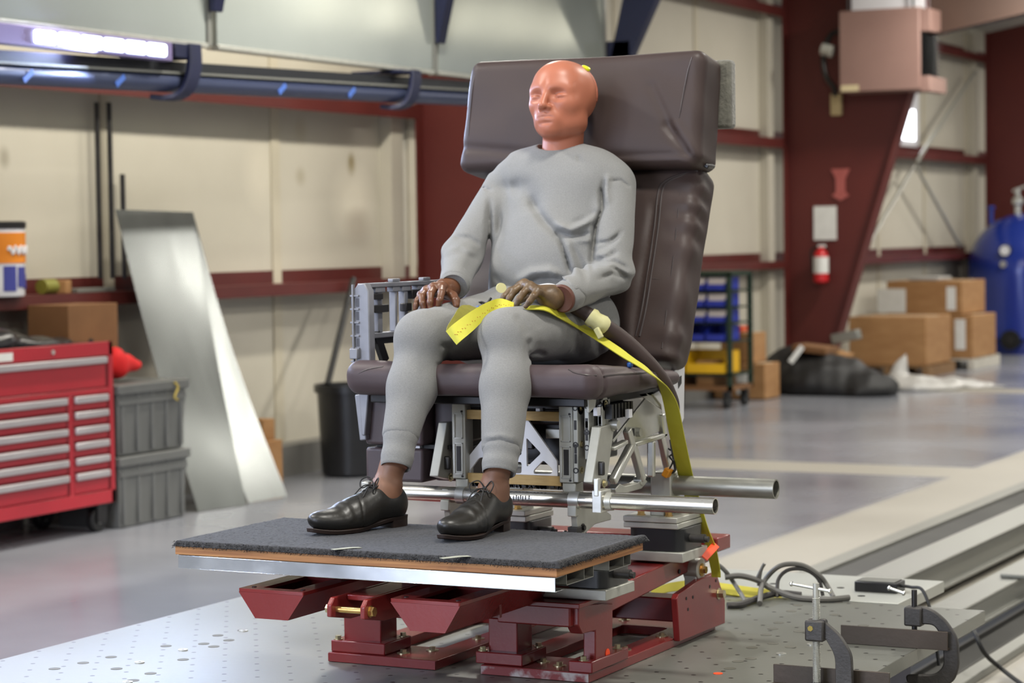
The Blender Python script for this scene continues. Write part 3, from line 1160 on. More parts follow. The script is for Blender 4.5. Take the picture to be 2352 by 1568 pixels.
for r, z in enumerate(rows):
    h = (rows[r - 1] - z) * .86 if r else (zt - z) * .8
    for k in range(4):
        x0 = cl + .04 + k * .195
        parts_bin('parts_bin', x0, x0 + .19, z + .001, h, M_bin, 'blue parts bin on the %s row of the cart, %s' % (RN[r], CN[k]), 'blue parts bins', r < 3)
for k in range(2):
    x0 = cl + .04 + k * .39
    parts_bin('yellow_bin', x0, x0 + .385, zy + .001, .20, M_biny, 'large yellow bin on the lower cart shelf, %s' % ('nearer the seat' if k == 0 else 'nearer the green post'), 'yellow bins', False)
for k, (dx, wd, h, mt, lab) in enumerate(((.14, .24, .16, M_carddk, 'brown box on the bottom deck of the cart, nearer the seat'), (.50, .16, .22, M_card, 'tan box on the bottom deck of the cart beside the post'))):
    tag(MB().box(cl + dx, cl + dx + wd, YT + .05, YT + .4, .201, .201 + h).build('deck_box', mt, bevel=.004), lab, 'box')


def carton(name, x0, x1, y0, y1, z0, z1, lab, labels=(), mat=None, group='cardboard boxes by the columns'):
    t = thing(name, lab, 'box', ((x0 + x1) / 2, (y0 + y1) / 2, z0), group)
    MB().box(x0, x1, y0, y1, z0, z1).build('carton_body', mat or M_card, t, bevel=.008)
    MB().box(x0 + .01, x1 - .01, (y0 + y1) / 2 - .035, (y0 + y1) / 2 + .035, z1 - .001, z1 + .003).build('sealing_tape', M_tape, t)
    for (face, a, b, c, d) in labels:
        if face == 'front':
            MB().box(a, b, y0 - .004, y0 + .001, c, d).build('paper_label', M_paper, t)
        else:
            MB().box(x1 - .001, x1 + .004, a, b, c, d).build('paper_label', M_paper, t)
    return t


# two boxes behind the cart
q0, q1 = at(1640, 915, Y=20.0).x, at(1757, 915, Y=20.0).x
carton('cardboard_box', q0, q1, 20.0, 20.4, .005, .335, 'lower cardboard box with a white label beside the cart', [('front', at(1692, 870, Y=20).x, at(1720, 870, Y=20).x, .05, .27)])
q2 = at(1734, 800, Y=20.1).x
carton('cardboard_box', q0 + .05, q2, 20.05, 20.4, .34, .62, 'upper plain cardboard box stacked beside the cart')
tag(MB().box(q0 + .12, q0 + .24, 20.1, 20.3, .626, .68).build('orange_carton', pm('orange_red_card', '#c8502a', .6), bevel=.003), 'small orange red carton on top of the upper box by the cart', 'box')

# heap of black plastic
M_blkbag = pm('black_plastic_film', '#141212', 0.6, col2='#0d0c0c', scale=6)
bc = at(1850, 900, Z=0.0)


def f_heap(p):
    d = sd_ell(p, (-7.35, 21.05, .10), (.55, .45, .30))
    d = smin(d, sd_ell(p, (-7.72, 21.2, .22), (.25, .4, .24)), .1)
    d = smin(d, sd_ell(p, (-6.95, 20.95, .04), (.38, .35, .20)), .1)
    d = d + .03 * wob(p, 11, 2) + .015 * wob(p, 30, 3)
    return smax(d, .002 - p[2], .01)


tag(soft('plastic_heap', f_heap, (-8.2, 20.3, -.02), (-6.4, 21.9, .6), .03, M_blkbag), 'heap of crumpled black plastic film on the floor at the foot of the column', 'plastic')


def f_white(p):
    d = sd_ell(p, (-6.72, 21.9, .02), (.48, .45, .10))
    d = smin(d, sd_cone(p, (-6.95, 22.0, .05), (-6.85, 22.05, .34), .12, .03), .1)
    d = smin(d, sd_ell(p, (-6.35, 22.3, .0), (.45, .3, .06)), .08)
    d = d + .035 * wob(p, 13, 12) + .012 * wob(p, 34, 13)
    return smax(d, .002 - p[2], .01)


M_film = pm('white_film', '#b4b2ae', 0.35, col2='#a09e9a', scale=6)
tag(soft('packing_film', f_white, (-7.4, 21.2, -.02), (-5.8, 22.8, .5), .025, M_film), 'crumpled white packing film on the floor in front of the boxes', 'plastic')
m = MB().bar(at(1815, 832, Y=20.55), at(1843, 795, Y=20.6), .05, .02)
tag(m.build('white_stick', M_paper), 'short white stick lying slanted on the black plastic heap', 'stick')
p0, p1 = at(1835, 830, Y=21.0), at(1912, 805, Y=21.0)
tag(MB().obox(((p0.x + p1.x) / 2, 21.0, .43), (p1.x - p0.x, .4, .06), Matrix.Rotation(.1, 3, 'Y')).build('flat_carton', M_carddk, bevel=.004), 'flattened brown carton lying on the black plastic heap', 'box')
p0 = at(1945, 820, Y=22.3)
tag(MB().obox((p0.x + .03, 21.75, .27), (.32, .3, .22), Matrix.Rotation(.25, 3, 'Y')).build('torn_carton', M_card, bevel=.006), 'tilted torn carton between the black plastic and the white film', 'box')
tag(MB().obox((-7.45, 22.0, .50), (.28, .14, .10), Matrix.Rotation(-.2, 3, 'Y')).build('metal_bracket', M_rail, bevel=.01), 'dull metal bracket at the foot of the red column', 'bracket')

# boxes on pallets
yb = 23.6


def X(px, y):
    return at(px, 700, Y=y).x


def pallet(x0, x1, y0, y1, lab, mat):
    t = thing('pallet', lab, 'pallet', ((x0 + x1) / 2, y0, 0), 'pallets under the boxes')
    for i in range(5):
        a = y0 + (y1 - y0 - .09) * i / 4
        MB().box(x0, x1, a, a + .09, .10, .12).build('deck_board', mat, t)
    for i in range(3):
        a = x0 + (x1 - x0 - .07) * i / 2
        MB().box(a, a + .07, y0, y1, 0.002, .10).build('stringer', mat, t)


M_pal = pm('pallet_wood', '#8a6a45', .8, col2='#77593a')
pallet(-8.0, X(2132, yb), yb, yb + 1.0, 'brown wooden pallet under the big cardboard box', M_pal)
carton('big_carton', X(1948, yb), X(2058, yb) + .32, yb + .02, yb + .95, .122, .635, 'big plain cardboard box on the brown pallet, nearest of the pallet boxes')
y2 = 25.0
M_palw = pm('pallet_pale', '#c9c4b8', .8, col2='#b5b0a4')
pallet(-7.9, X(2236, y2), y2, y2 + 1.1, 'pale pallet under the labelled boxes at the back', M_palw)
carton('cardboard_box', -7.8, X(2232, y2), y2 + .02, y2 + 1.0, .122, .60, 'lower labelled cardboard box on the pale pallet beside the blue tank', [('front', X(2192, y2), X(2216, y2), .22, .56)])
carton('cardboard_box', -8.0, X(2207, y2), y2 + .04, y2 + 1.0, .61, .985, 'upper long cardboard box on the pallet stack with a paper sheet on its side', [('front', X(2172, y2), X(2193, y2), .66, .92), ('front', X(2013, y2), X(2078, y2), .63, .90)], M_card)
tag(MB().box(X(2080, y2), X(2150, y2), y2 + .1, y2 + .6, .99, 1.03).build('film_bundle', M_film, bevel=.01), 'folded clear film lying on top of the upper long box', 'plastic')

# blue tank
yt = 28.75
xc = -7.385
t = thing('air_tank', 'large blue air receiver tank at the right edge', 'tank', (xc, yt, 0))
M_tank = pm('tank_blue', '#1f3a9c', 0.25, 0.1, col2='#1a3188', scale=1, coat=.5)
MB().lathe((xc, yt, 0), (0, 0, 1), [(.60, .0), (.60, .02), (.60, .16), (.70, .2)] + [(.70, .3 + .1 * i) for i in range(8)] + [(.70 * math.cos(a), 1.05 + .70 * math.sin(a)) for a in np.linspace(0, 1.5, 14)], 48).build('tank_shell', M_tank, t, angle=40)
p = at(2322, 780, Y=yt - .7)
MB().cyl((p.x, yt - .75, p.z), (p.x, yt - .6, p.z), .12).build('hand_hole_cover', M_black, t)
MB().cyl((p.x, yt - .77, p.z), (p.x, yt - .74, p.z), .05).build('cover_nut', M_steel, t)
p = at(2312, 575, Y=yt - .62)
g = MB().cyl((p.x, yt - .70, p.z), (p.x, yt - .5, p.z), .075).build('highlight_mount', M_black, t)
MB().cyl((p.x, yt - .71, p.z), (p.x, yt - .699, p.z), .062).build('highlight_spot', M_white, g)  # white disc painted in for the highlight on the tank shell
MB().cyl((p.x - .02, yt - .72, p.z - .17), (p.x - .02, yt - .45, p.z - .17), .04).build('drain_plug', M_alu, t)
vz = 1.73
v = MB().lathe((xc - .08, yt, vz), (0, 0, 1), [(.04, 0), (.04, .12), (.07, .14), (.07, .2), (.03, .24), (.03, .34)], 20).build('safety_valve', M_alu, t)
MB().bar((xc - .14, yt, vz + .30), (xc + .02, yt, vz + .36), .03, .03).build('valve_lever', M_alu, v)
MB().lathe((xc - .42, yt, 1.58), (0, 0, 1), [(.03, 0), (.03, .22), (.05, .23), (.05, .27)], 16).build('lifting_lug', M_tank, t)

# ================================================================== sled table
ZT = 0.45


def table_material():
    m = pm('table_plate', '#7f8079', 0.36, 0.3, col2='#76776f', scale=2.2, rvar=0.07, bump=0.04, bscale=40)
    nt = m.node_tree
    N, Lk = nt.nodes, nt.links
    b = N['Principled BSDF']
    src = b.inputs['Base Color'].links[0].from_socket
    tc = N.new('ShaderNodeTexCoord')
    sep = N.new('ShaderNodeSeparateXYZ')
    Lk.new(tc.outputs['Object'], sep.inputs[0])

    def mt(op, *a):
        k = N.new('ShaderNodeMath')
        k.operation = op
        for i, q in enumerate(a):
            if isinstance(q, (int, float)):
                k.inputs[i].default_value = q
            else:
                Lk.new(q, k.inputs[i])
        return k.outputs[0]
    # staggered bolt holes, 50 mm rows, 150 mm pitch
    u = mt('DIVIDE', mt('ADD', sep.outputs['X'], 3.89), 0.05)
    n = mt('ROUND', u)
    dx = mt('MULTIPLY', mt('SUBTRACT', u, n), 0.05)
    yy = mt('ADD', mt('SUBTRACT', sep.outputs['Y'], 5.271), mt('MULTIPLY', n, 0.075))
    k = mt('ROUND', mt('DIVIDE', yy, 0.15))
    dy = mt('SUBTRACT', yy, mt('MULTIPLY', k, 0.15))
    d = mt('SQRT', mt('ADD', mt('MULTIPLY', dx, dx), mt('MULTIPLY', dy, dy)))
    hole = mt('LESS_THAN', d, 0.0064)
    top = mt('GREATER_THAN', sep.outputs['Z'], -0.001)
    f = mt('MULTIPLY', hole, top)
    mx = N.new('ShaderNodeMix')
    mx.data_type = 'RGBA'
    Lk.new(f, mx.inputs['Factor'])
    Lk.new(src, mx.inputs['A'])
    mx.inputs['B'].default_value = lin('#1e1c1b')
    Lk.new(mx.outputs['Result'], b.inputs['Base Color'])
    return m


M_table = table_material()
M_plug = pm('hole_plug', '#5f5d52', 0.6, 0.1, col2='#545247', scale=20)
t = thing('sled_table', 'wide pale steel table plate full of bolt holes under the red fixture', 'table', (0, 0, ZT))
MB().box(-3.96, -1.787, 3.4, 6.5, ZT - .038, ZT).build('table_plate', M_table, t, bevel=.002)
plugs = [(-3.705, 4.902), (-3.722, 4.805), (-3.74, 4.709), (-3.59, 4.772), (-3.47, 4.754), (-3.455, 4.66), (-3.666, 5.096), (-3.505, 4.947),
         (-3.59, 5.165), (-3.54, 5.14), (-3.629, 5.29), (-3.557, 5.238), (-3.61, 5.386), (-2.299, 6.277), (-2.263, 6.076), (-2.244, 5.978),
         (-2.226, 5.879), (-2.162, 5.76), (-2.191, 5.679), (-2.101, 5.729), (-2.161, 5.962), (-2.161, 6.262), (-2.03, 6.123), (-2.154, 5.482),
         (-2.137, 5.531), (-2.137, 5.384), (-2.318, 6.384)]
for x, y in plugs:
    MB().cyl((x, y, ZT - .001), (x, y, ZT + .0008), .0155, n=24).build('hole_plug', M_plug, t)
for x, y in ((-3.584, 5.058), (-3.584, 4.863), (-2.087, 5.62), (-2.06, 5.78), (-2.19, 6.17), (-3.60, 5.375), (-3.45, 4.63)):
    MB().pipe((x, y, ZT - .001), (x, y, ZT + .003), .013, .0055, 20).build('socket_ring', M_alu, t)
m = MB().box(-3.7, -2.05, 3.5, 6.4, .16, ZT - .04)
m.box(-2.05, -1.98, 3.5, 6.3, .30, ZT - .04)
m.build('carriage', M_blue, t, bevel=.006)
for y in (4.2, 5.9):
    MB().box(-3.6, -2.15, y - .1, y + .1, .02, .16).build('carriage_foot', M_blue, t)
M_plate2 = pm('rear_plate', '#b9bab2', 0.4, 0.3, col2='#a9aaa2', scale=3)
t = thing('rear_plate', 'second pale plate behind the sled table carrying the cables and the black box', 'plate', (-2.9, 7.0, ZT))
MB().box(-3.6, -2.055, 6.525, 7.0, ZT - .035, ZT).build('plate_body', M_plate2, t, bevel=.002)
MB().box(-3.4, -2.15, 6.56, 6.95, .14, ZT - .036).build('plate_support', M_blue, t)
for i in range(9):
    x, y = -2.2 - .11 * i, 6.62 + (.13 if i % 2 else 0)
    MB().cyl((x, y, ZT - .001), (x, y, ZT + .0008), .012, n=20).build('hole_plug', M_steel, t)

# orange marker dot on the table
tag(MB().cyl((-2.14, 5.31, ZT + .0002), (-2.14, 5.31, ZT + .0014), .012, n=20).build('marker_dot', M_orange), 'orange round sticker lying flat on the table plate', 'sticker')

# ================================================================== red test fixture
F = thing('test_fixture', 'dark red welded steel test fixture carrying the seat and the carpeted foot board', 'test fixture', (-2.75, 5.4, ZT))
M_chip = pm('chipped_red_edge', '#7c2524', 0.5, col2='#b5aaa6', scale=16, contrast=0.12, detail=6)
for x0, x1 in ((-3.135, -2.815), (-2.685, -2.385)):
    wd = x1 - x0
    outer = [(0, 0), (wd, 0), (wd, .83), (0, .83)]
    hole = rounded([(.085, .17), (wd - .075, .17), (wd - .075, .68), (.085, .68)], .02)
    b = plate('base_frame', outer, [hole], (x0, 5.072, ZT + .0005), (1, 0, 0), (0, 1, 0), .024, M_red, F, bevel=.0015)
    MB().box(x0 + .001, x1 - .001, 5.070, 5.0725, ZT + .002, ZT + .022).build('worn_edge', M_chip if x0 > -2.7 else M_red, b)
    for q in ((x0 + .19, 5.135), (x0 + .24, 5.20), (x0 + .13, 5.165), (x0 + .06, 5.82), (x1 - .04, 5.62), (x1 - .05, 5.40)):
        MB().bolt((q[0], q[1], ZT + .0245), r=.0085, h=.008, washer=.017).build('hex_bolt', M_zinc, b)
# front legs 1 and 2
for x0, x1 in ((-3.112, -3.0), (-2.685, -2.603)):
    m = MB().box(x0, x1, 5.115, 5.20, ZT + .045, .587)
    m.box(x0 - .022, x1 + .028, 5.085, 5.225, ZT + .0245, ZT + .055)
    lg = m.build('front_leg', M_red, F, bevel=.003)
    for q in ((x0 - .008, 5.10), (x1 + .015, 5.205)):
        MB().bolt((q[0], q[1], ZT + .055), r=.008, h=.008, washer=.012).build('hex_bolt', M_zinc, lg)
# cross beam with bushings
bm_ = MB().box(-3.155, -2.485, 5.118, 5.205, .588, .70)
bm_.prism([(-3.155, 5.118, .588), (-2.9, 5.118, .588), (-2.93, 5.118, .568), (-3.12, 5.118, .568)], (0, .08, 0))
cb = bm_.build('cross_beam', M_red, F, bevel=.004)
for px, py in ((1243, 1415), (897, 1391), (1141, 1400), (790, 1378)):
    p = at(px, py, Y=5.117)
    MB().pipe((p.x, 5.11, p.z), (p.x, 5.125, p.z), .0185, .0145, 28).build('bushing', M_alu, cb)
    MB().cyl((p.x, 5.1165, p.z), (p.x, 5.118, p.z), .0148, n=24).build('bore_back', M_steel, cb)
    MB().cyl((p.x, 5.112, p.z), (p.x, 5.118, p.z), .005, n=6).build('pin', M_brass, cb)
# right leg seen side on
def side(pts, X=-2.385):
    return [at(x, y, X=X) for x, y in pts]


poly = side([(1329, 1388), (1408, 1385), (1407, 1505), (1408, 1530), (1368, 1545), (1368, 1448), (1338, 1456), (1329, 1437)])
m = MB().prism(poly, (-.034, 0, 0))
m.box(-2.44, -2.375, 5.07, 5.29, ZT + .0245, ZT + .053)
lg = m.build('side_leg', M_red, F, bevel=.003)
for q in ((-2.405, 5.085), (-2.395, 5.265)):
    MB().bolt((q[0], q[1], ZT + .053), r=.008, h=.009, washer=.012).build('hex_bolt', M_zinc, lg)
p = at(1396, 1500, X=-2.384)
MB().cyl((-2.3855, p.y, p.z), (-2.3835, p.y, p.z), .012, n=24).build('round_sticker', M_orange, lg)
# tilted deck: two side beams, front cap and rear cross bar
def beam(x0, x1):
    pts = [(5.0, .648), (5.90, .690), (5.90, .640), (5.22, .598), (5.0, .598)]
    return MB().prism([(x0, y, z) for y, z in pts], (x1 - x0, 0, 0))


db = beam(-2.60, -2.40).build('deck_beam', M_red, F, bevel=.004)
beam(-3.09, -2.90).build('deck_beam', M_red, F, bevel=.004)
MB().box(-2.55, -2.372, 4.995, 5.235, .646, .658).build('cap_plate', M_red, F, bevel=.002)
p = at(1357, 1360, Z=.66)
MB().bolt((p.x, p.y, .658), r=.009, h=.008, washer=.014).build('hex_bolt', M_zinc, db)
p = at(1560, 1312, X=-2.399)
MB().cyl((-2.401, p.y, p.z), (-2.397, p.y, p.z), .006).build('bolt_hole', M_black, db)
MB().box(-3.09, -2.36, 5.86, 5.96, .672, .712).build('rear_bar', M_red, F, bevel=.004)
MB().box(-3.05, -2.42, 5.70, 5.78, .50, .565).build('lower_bar', M_red, F, bevel=.004)
MB().prism([(-2.62, 5.55, .64), (-2.62, 5.70, .565), (-2.62, 5.70, .50), (-2.62, 5.30, .60)], (.02, 0, 0)).build('gusset', M_red, F, bevel=.002)
# pivot plate and bearing
poly = side([(1555, 1375), (1559, 1364), (1611, 1328), (1646, 1315), (1665.5, 1378), (1665.5, 1431), (1561.5, 1473)], -2.365)
pv = MB().prism(poly, (-.018, 0, 0)).build('pivot_plate', M_red, F, bevel=.002)
for px, py in ((1645, 1333), (1631, 1347), (1577, 1374), (1592, 1371), (1581, 1399)):
    p = at(px, py, X=-2.364)
    MB().cyl((-2.3655, p.y, p.z), (-2.3640, p.y, p.z), .0045, n=14).build('bolt_hole', M_black, pv)
p = at(1651, 1363, X=-2.364)
MB().bolt((-2.365, p.y, p.z), (1, 0, 0), .012, .016, .016).build('hex_bolt', M_zinc, pv)
p = at(1613, 1308, X=-2.37)
m = MB().cyl((-2.415, p.y, p.z), (-2.372, p.y, p.z), .032, n=32).box(-2.412, -2.376, p.y - .028, p.y + .03, p.z - .05, p.z - .01)
pl = m.build('pivot_bearing', M_alu2, F, bevel=.003)
MB().bolt((-2.372, p.y, p.z), (1, 0, 0), .011, .012, .018).build('pivot_bolt', M_brass, pl)
# cantilever arms
def arm(xl, xr, top, bl_, br_):
    y0, y1 = 4.56, 5.118
    zt = .718
    zb = [at(*bl_, Y=y0), at(*br_, Y=y0)]
    zl = (zb[0].z + zb[1].z) / 2
    m = MB()
    th = .012
    m.prism([(xl, y0, .7118), (xr, y0, .7118), (zb[1].x, y0, zl), (zb[0].x, y0, zl)], (0, th, 0))
    m.prism([(xl, y0 + th, .7118), (xl + th, y0 + th, .7118), (zb[0].x + th, y0 + th, zl), (zb[0].x, y0 + th, zl)], (0, y1 - y0 - th, 0))
    m.prism([(xr - th, y0 + th, .7118), (xr, y0 + th, .7118), (zb[1].x, y0 + th, zl), (zb[1].x - th, y0 + th, zl)], (0, y1 - y0 - th, 0))
    m.box(zb[0].x, zb[1].x, y0 + th, y1, zl, zl + .006)
    m.box(xl + .02, xr - .02, 4.795, 4.806, zl, .711)
    a = m.build('arm_body', M_red, F)
    wd = xr - xl
    plate('arm_top', rounded([(0, 0), (wd, 0), (wd, .55), (0, .55)], .004), [[(.05, .030), (wd - .045, .030), (wd - .045, .225), (.05, .225)]], (xl, y0, zt - .006), (1, 0, 0), (0, 1, 0), .008, M_red, a, bevel=.0015)
    for q in (xl + .025, xr - .02):
        MB().cyl((q, y0 + .03, zt + .002), (q, y0 + .03, zt + .0032), .006, n=16).build('plug_screw', M_steel, a)


arm(-3.066, -2.884, .72, (586, 1419), (661, 1425))
arm(-2.648, -2.466, .72, (942, 1448), (1022, 1454))
m = MB()
for xx in (-2.802, -2.712):
    m.prism([(xx, 4.53, .700), (xx, 4.545, .716), (xx, 5.118, .716), (xx, 5.118, .652), (xx, 4.62, .655), (xx, 4.53, .672)], (.013, 0, 0))
m.box(-2.7885, -2.7125, 4.60, 5.115, .702, .7155)
a = m.build('clevis_arm', M_red, F, bevel=.0025)
MB().cyl((-2.815, 4.555, .687), (-2.69, 4.555, .687), .0075, n=20).build('clevis_pin', M_brass, a)
MB().bolt((-2.699, 4.555, .687), (1, 0, 0), .012, .010, .014).build('pin_head', M_brass, a)
MB().bolt((-2.802, 4.555, .687), (-1, 0, 0), .011, .012, .012).build('pin_nut', M_zinc, a)
# short tabs right of the cross beam
m = MB().box(-2.485, -2.44, 5.03, 5.15, .705, .722).box(-2.485, -2.43, 5.06, 5.16, .668, .690).box(-2.50, -2.48, 5.06, 5.15, .60, .72)
m.build('end_tab', M_red, F, bevel=.002)

# ------------------------------------------------------------------ load cells
M_cellblk = pm('load_cell_black', '#191a1c', 0.38, col2='#131415', scale=8, coat=.2)


def load_cell(x0, y0, zb, lab):
    wd = .172
    t = thing('load_cell', lab, 'load cell', (x0 + wd / 2, y0 + wd / 2, zb), 'load cells under the seat')
    MB().box(x0, x0 + wd, y0, y0 + wd, zb, zb + .026).build('base_plate', M_alu2, t, bevel=.002)
    MB().prism([(a, b_, zb + .026) for a, b_ in rounded([(x0 + .008, y0 + .01), (x0 + wd - .006, y0 + .01), (x0 + wd - .006, y0 + wd - .006), (x0 + .008, y0 + wd - .006)], .03, 6)], (0, 0, .062)).build('cell_body', M_cellblk, t, bevel=.002)
    MB().box(x0 + .002, x0 + wd - .012, y0 - .002, y0 + wd, zb + .088, zb + .103).build('top_plate', M_alu2, t, bevel=.002)
    MB().box(x0 + .001, x0 + wd - .014, y0 - .003, y0 + wd, zb + .104, zb + .119).build('adapter_plate', M_alu2, t, bevel=.002)
    for q in ((.04, .03), (.12, .03), (.04, .13), (.12, .13)):
        MB().bolt((x0 + q[0], y0 + q[1], zb + .119), r=.01, h=.012, washer=.012).build('hex_bolt', M_brass, t)
    m = MB().cyl((x0 + wd - .008, y0 + .07, zb + .058), (x0 + wd + .035, y0 + .07, zb + .058), .012)
    m.cyl((x0 + wd + .03, y0 + .07, zb + .058), (x0 + wd + .045, y0 + .07, zb + .056), .008)
    m.build('cable_plug', M_cast, t)
    return t


load_cell(-2.515, 5.575, .682, 'black load cell between metal plates under the right rear seat leg')
load_cell(-2.965, 5.575, .682, 'black load cell between metal plates seen behind the left shoe')
load_cell(-2.498, 5.05, .660, 'black load cell partly hidden under the right end of the foot board')

# ================================================================== foot board
P = thing('foot_board', 'carpeted plywood foot board with a bright galvanised front channel', 'platform', (-2.74, 4.8, .76))
M_ply = pm('plywood_edge', '#c08a55', 0.6, col2='#8d5a34', scale=3, stretch=(1.2, 1.2, 40), contrast=0.35)
M_galv = pm('galvanised_channel', '#e2e5e8', 0.16, 0.92, col2='#b4b9bd', scale=5, stretch=(2, 2, 3), rvar=0.1, contrast=0.7)
PX0, PX1, PY0, PY1 = -3.254, -2.224, 4.566, 5.045
MB().box(PX0, PX1, PY0 + .003, PY1, .7905, .8140).build('plywood_deck', M_ply, P, bevel=.001)
m = MB()
m.box(PX0 + .01, PX1 - .003, PY0, PY0 + .002, .7575, .7895)
m.box(PX0 + .01, PX1 - .003, PY0, PY0 + .05, .7880, .7900)
m.box(PX0 + .01, PX1 - .003, PY0, PY0 + .05, .7570, .7590)
m.build('front_channel', M_galv, P, bevel=.0012)
for y0, y1 in ((4.63, 4.775), (4.86, 4.985)):
    m = MB()
    m.box(PX0 + .05, PX1 - .006, y0, y0 + .002, .764, .790).box(PX0 + .05, PX1 - .006, y1 - .002, y1, .764, .790)
    m.box(PX0 + .05, PX1 - .006, y0, y1, .7635, .7655)
    m.box(PX0 + .05, PX1 - .006, (y0 + y1) / 2 + .02, (y0 + y1) / 2 + .022, .7655, .790)
    m.build('cross_channel', M_rail, P)
for x in (-3.0, -2.75, -2.55):
    MB().box(x - .04, x + .04, 4.86, 4.98, .7205, .7630).build('spacer_block', M_red, P, bevel=.002)
# carpet
rg = np.random.RandomState(5)
nx, ny = 330, 170
xs, ys = np.linspace(PX0 - .006, PX1 + .012, nx), np.linspace(PY0 - .007, PY1 + .015, ny)
GX, GY = np.meshgrid(xs, ys, indexing='ij')
edge = np.minimum.reduce([GX - xs[0], xs[-1] - GX, GY - ys[0], ys[-1] - GY])
noise = rg.normal(size=(nx, ny))
big = 0.0015 * np.sin(GX * 9 + 1) * np.sin(GY * 13)
hgt = .0245 + big + noise * .0005
hgt = hgt - .016 * np.exp(-(edge / .006) ** 2) * 1.0
ragg = (np.sin(GX * 61) + np.sin(GX * 23 + 2) + np.sin(GX * 137 + 1)) * .0022 + noise * .002
fr = np.exp(-((GY - ys[0]) / .005) ** 2)
hgt = hgt - fr * (.002 + .5 * np.abs(ragg))
rt_ = np.exp(-((xs[-1] - GX) / .03) ** 2)
hgt = hgt + rt_ * (.004 * np.sin((GX - xs[0]) * 80))
jit = .0007
vx = GX + rg.normal(size=GX.shape) * jit
vy = GY + rg.normal(size=GX.shape) * jit
top = np.stack([vx, vy, .8005 + np.maximum(hgt, .0115)], -1).reshape(-1, 3)
vs = [tuple(v) for v in top]
fs = [(i * ny + j, (i + 1) * ny + j, (i + 1) * ny + j + 1, i * ny + j + 1) for i in range(nx - 1) for j in range(ny - 1)]
k0 = len(vs)
ring = [(i, 0) for i in range(nx)] + [(nx - 1, j) for j in range(1, ny)] + [(i, ny - 1) for i in range(nx - 2, -1, -1)] + [(0, j) for j in range(ny - 2, 0, -1)]
for i, j in ring:
    x, y = GX[i, j], GY[i, j]
    vs.append((min(max(x, PX0 + .004), PX1 - .004), min(max(y, PY0 + .006), PY1 - .004), .8143))
R_ = len(ring)
for a in range(R_):
    b2 = (a + 1) % R_
    fs.append((ring[a][0] * ny + ring[a][1], k0 + a, k0 + b2, ring[b2][0] * ny + ring[b2][1]))
fs.append(tuple(k0 + a for a in range(R_)))
M_carpet = pm('grey_carpet', '#343437', 0.95, col2='#222225', scale=300, contrast=0.6, sheen=0.1, detail=2)
cm = MB()
cm.add(vs, fs)
cp = cm.build('carpet', M_carpet, P, angle=180)
# loose pile along the cut edges
fz = MB()
for i in range(2600):
    if i < 1900:
        x, y = rg.uniform(PX0, PX1), PY0 - .004 + rg.normal() * .002
        d = Vector((rg.normal() * .5, -1, rg.uniform(-1.3, .6))).normalized()
    else:
        x, y = PX1 + .010 + rg.normal() * .002, rg.uniform(PY0, PY1)
        d = Vector((1, rg.normal() * .5, rg.uniform(-1.0, .8))).normalized()
    p = Vector((x, y, .815 + rg.uniform(-.006, .010)))
    L_ = rg.uniform(.003, .008)
    s = d.orthogonal().normalized() * .0007
    fz.add([p + s, p - s, p + d * L_], [(0, 1, 2)])
    q = d.cross(s).normalized() * .0007
    fz.add([p + q, p - q, p + d * L_], [(0, 1, 2)])
o = fz.build('carpet_fringe', M_carpet, cp, angle=180)
o['kind'] = 'stuff'

# tape marks on the carpet
M_tapemk = pm('tape_mark_paper', '#a3a494', .7, col2='#8f9082', scale=30)
for px, py, lab in ((792, 1259, 'small pale tape mark on the carpet in front of the shoe at the left'), (1042, 1279, 'small pale tape mark on the carpet in front of the shoe at the right')):
    p = at(px, py, Z=.8265)
    d = Vector((.028, .045, 0)).normalized()
    n_ = Vector((-d.y, d.x, 0)) * .0095
    m = MB().ribbon([p - d * .032, p - d * .012, p + d * .012 + Vector((.004, 0, .001)), p + d * .033 + Vector((.008, 0, 0))], n_, .0008)
    tag(m.build('tape_mark', M_tapemk), lab, 'tape', None)

# ================================================================== clamps with angle irons on the right edge
def angle_iron(x0, x1, y, lab, s=1):
    m = MB().box(x0, x1, y, y + .006, ZT + .0005, ZT + .050)
    m.box(x0, x1, *((y + .006, y + .05) if s > 0 else (y - .045, y)), ZT + .0005, ZT + .0065)
    return tag(m.build('angle_iron', M_iron, bevel=.0012), lab, 'angle iron')


angle_iron(at(1776, 1532, Y=5.235).x, at(2043, 1556, Y=5.235).x, 5.235, 'rusty angle iron clamped on the table under the bright threaded C clamp', -1)
angle_iron(-1.996, -1.703, 5.83, 'rusty angle iron under the farther C clamp on the table edge')


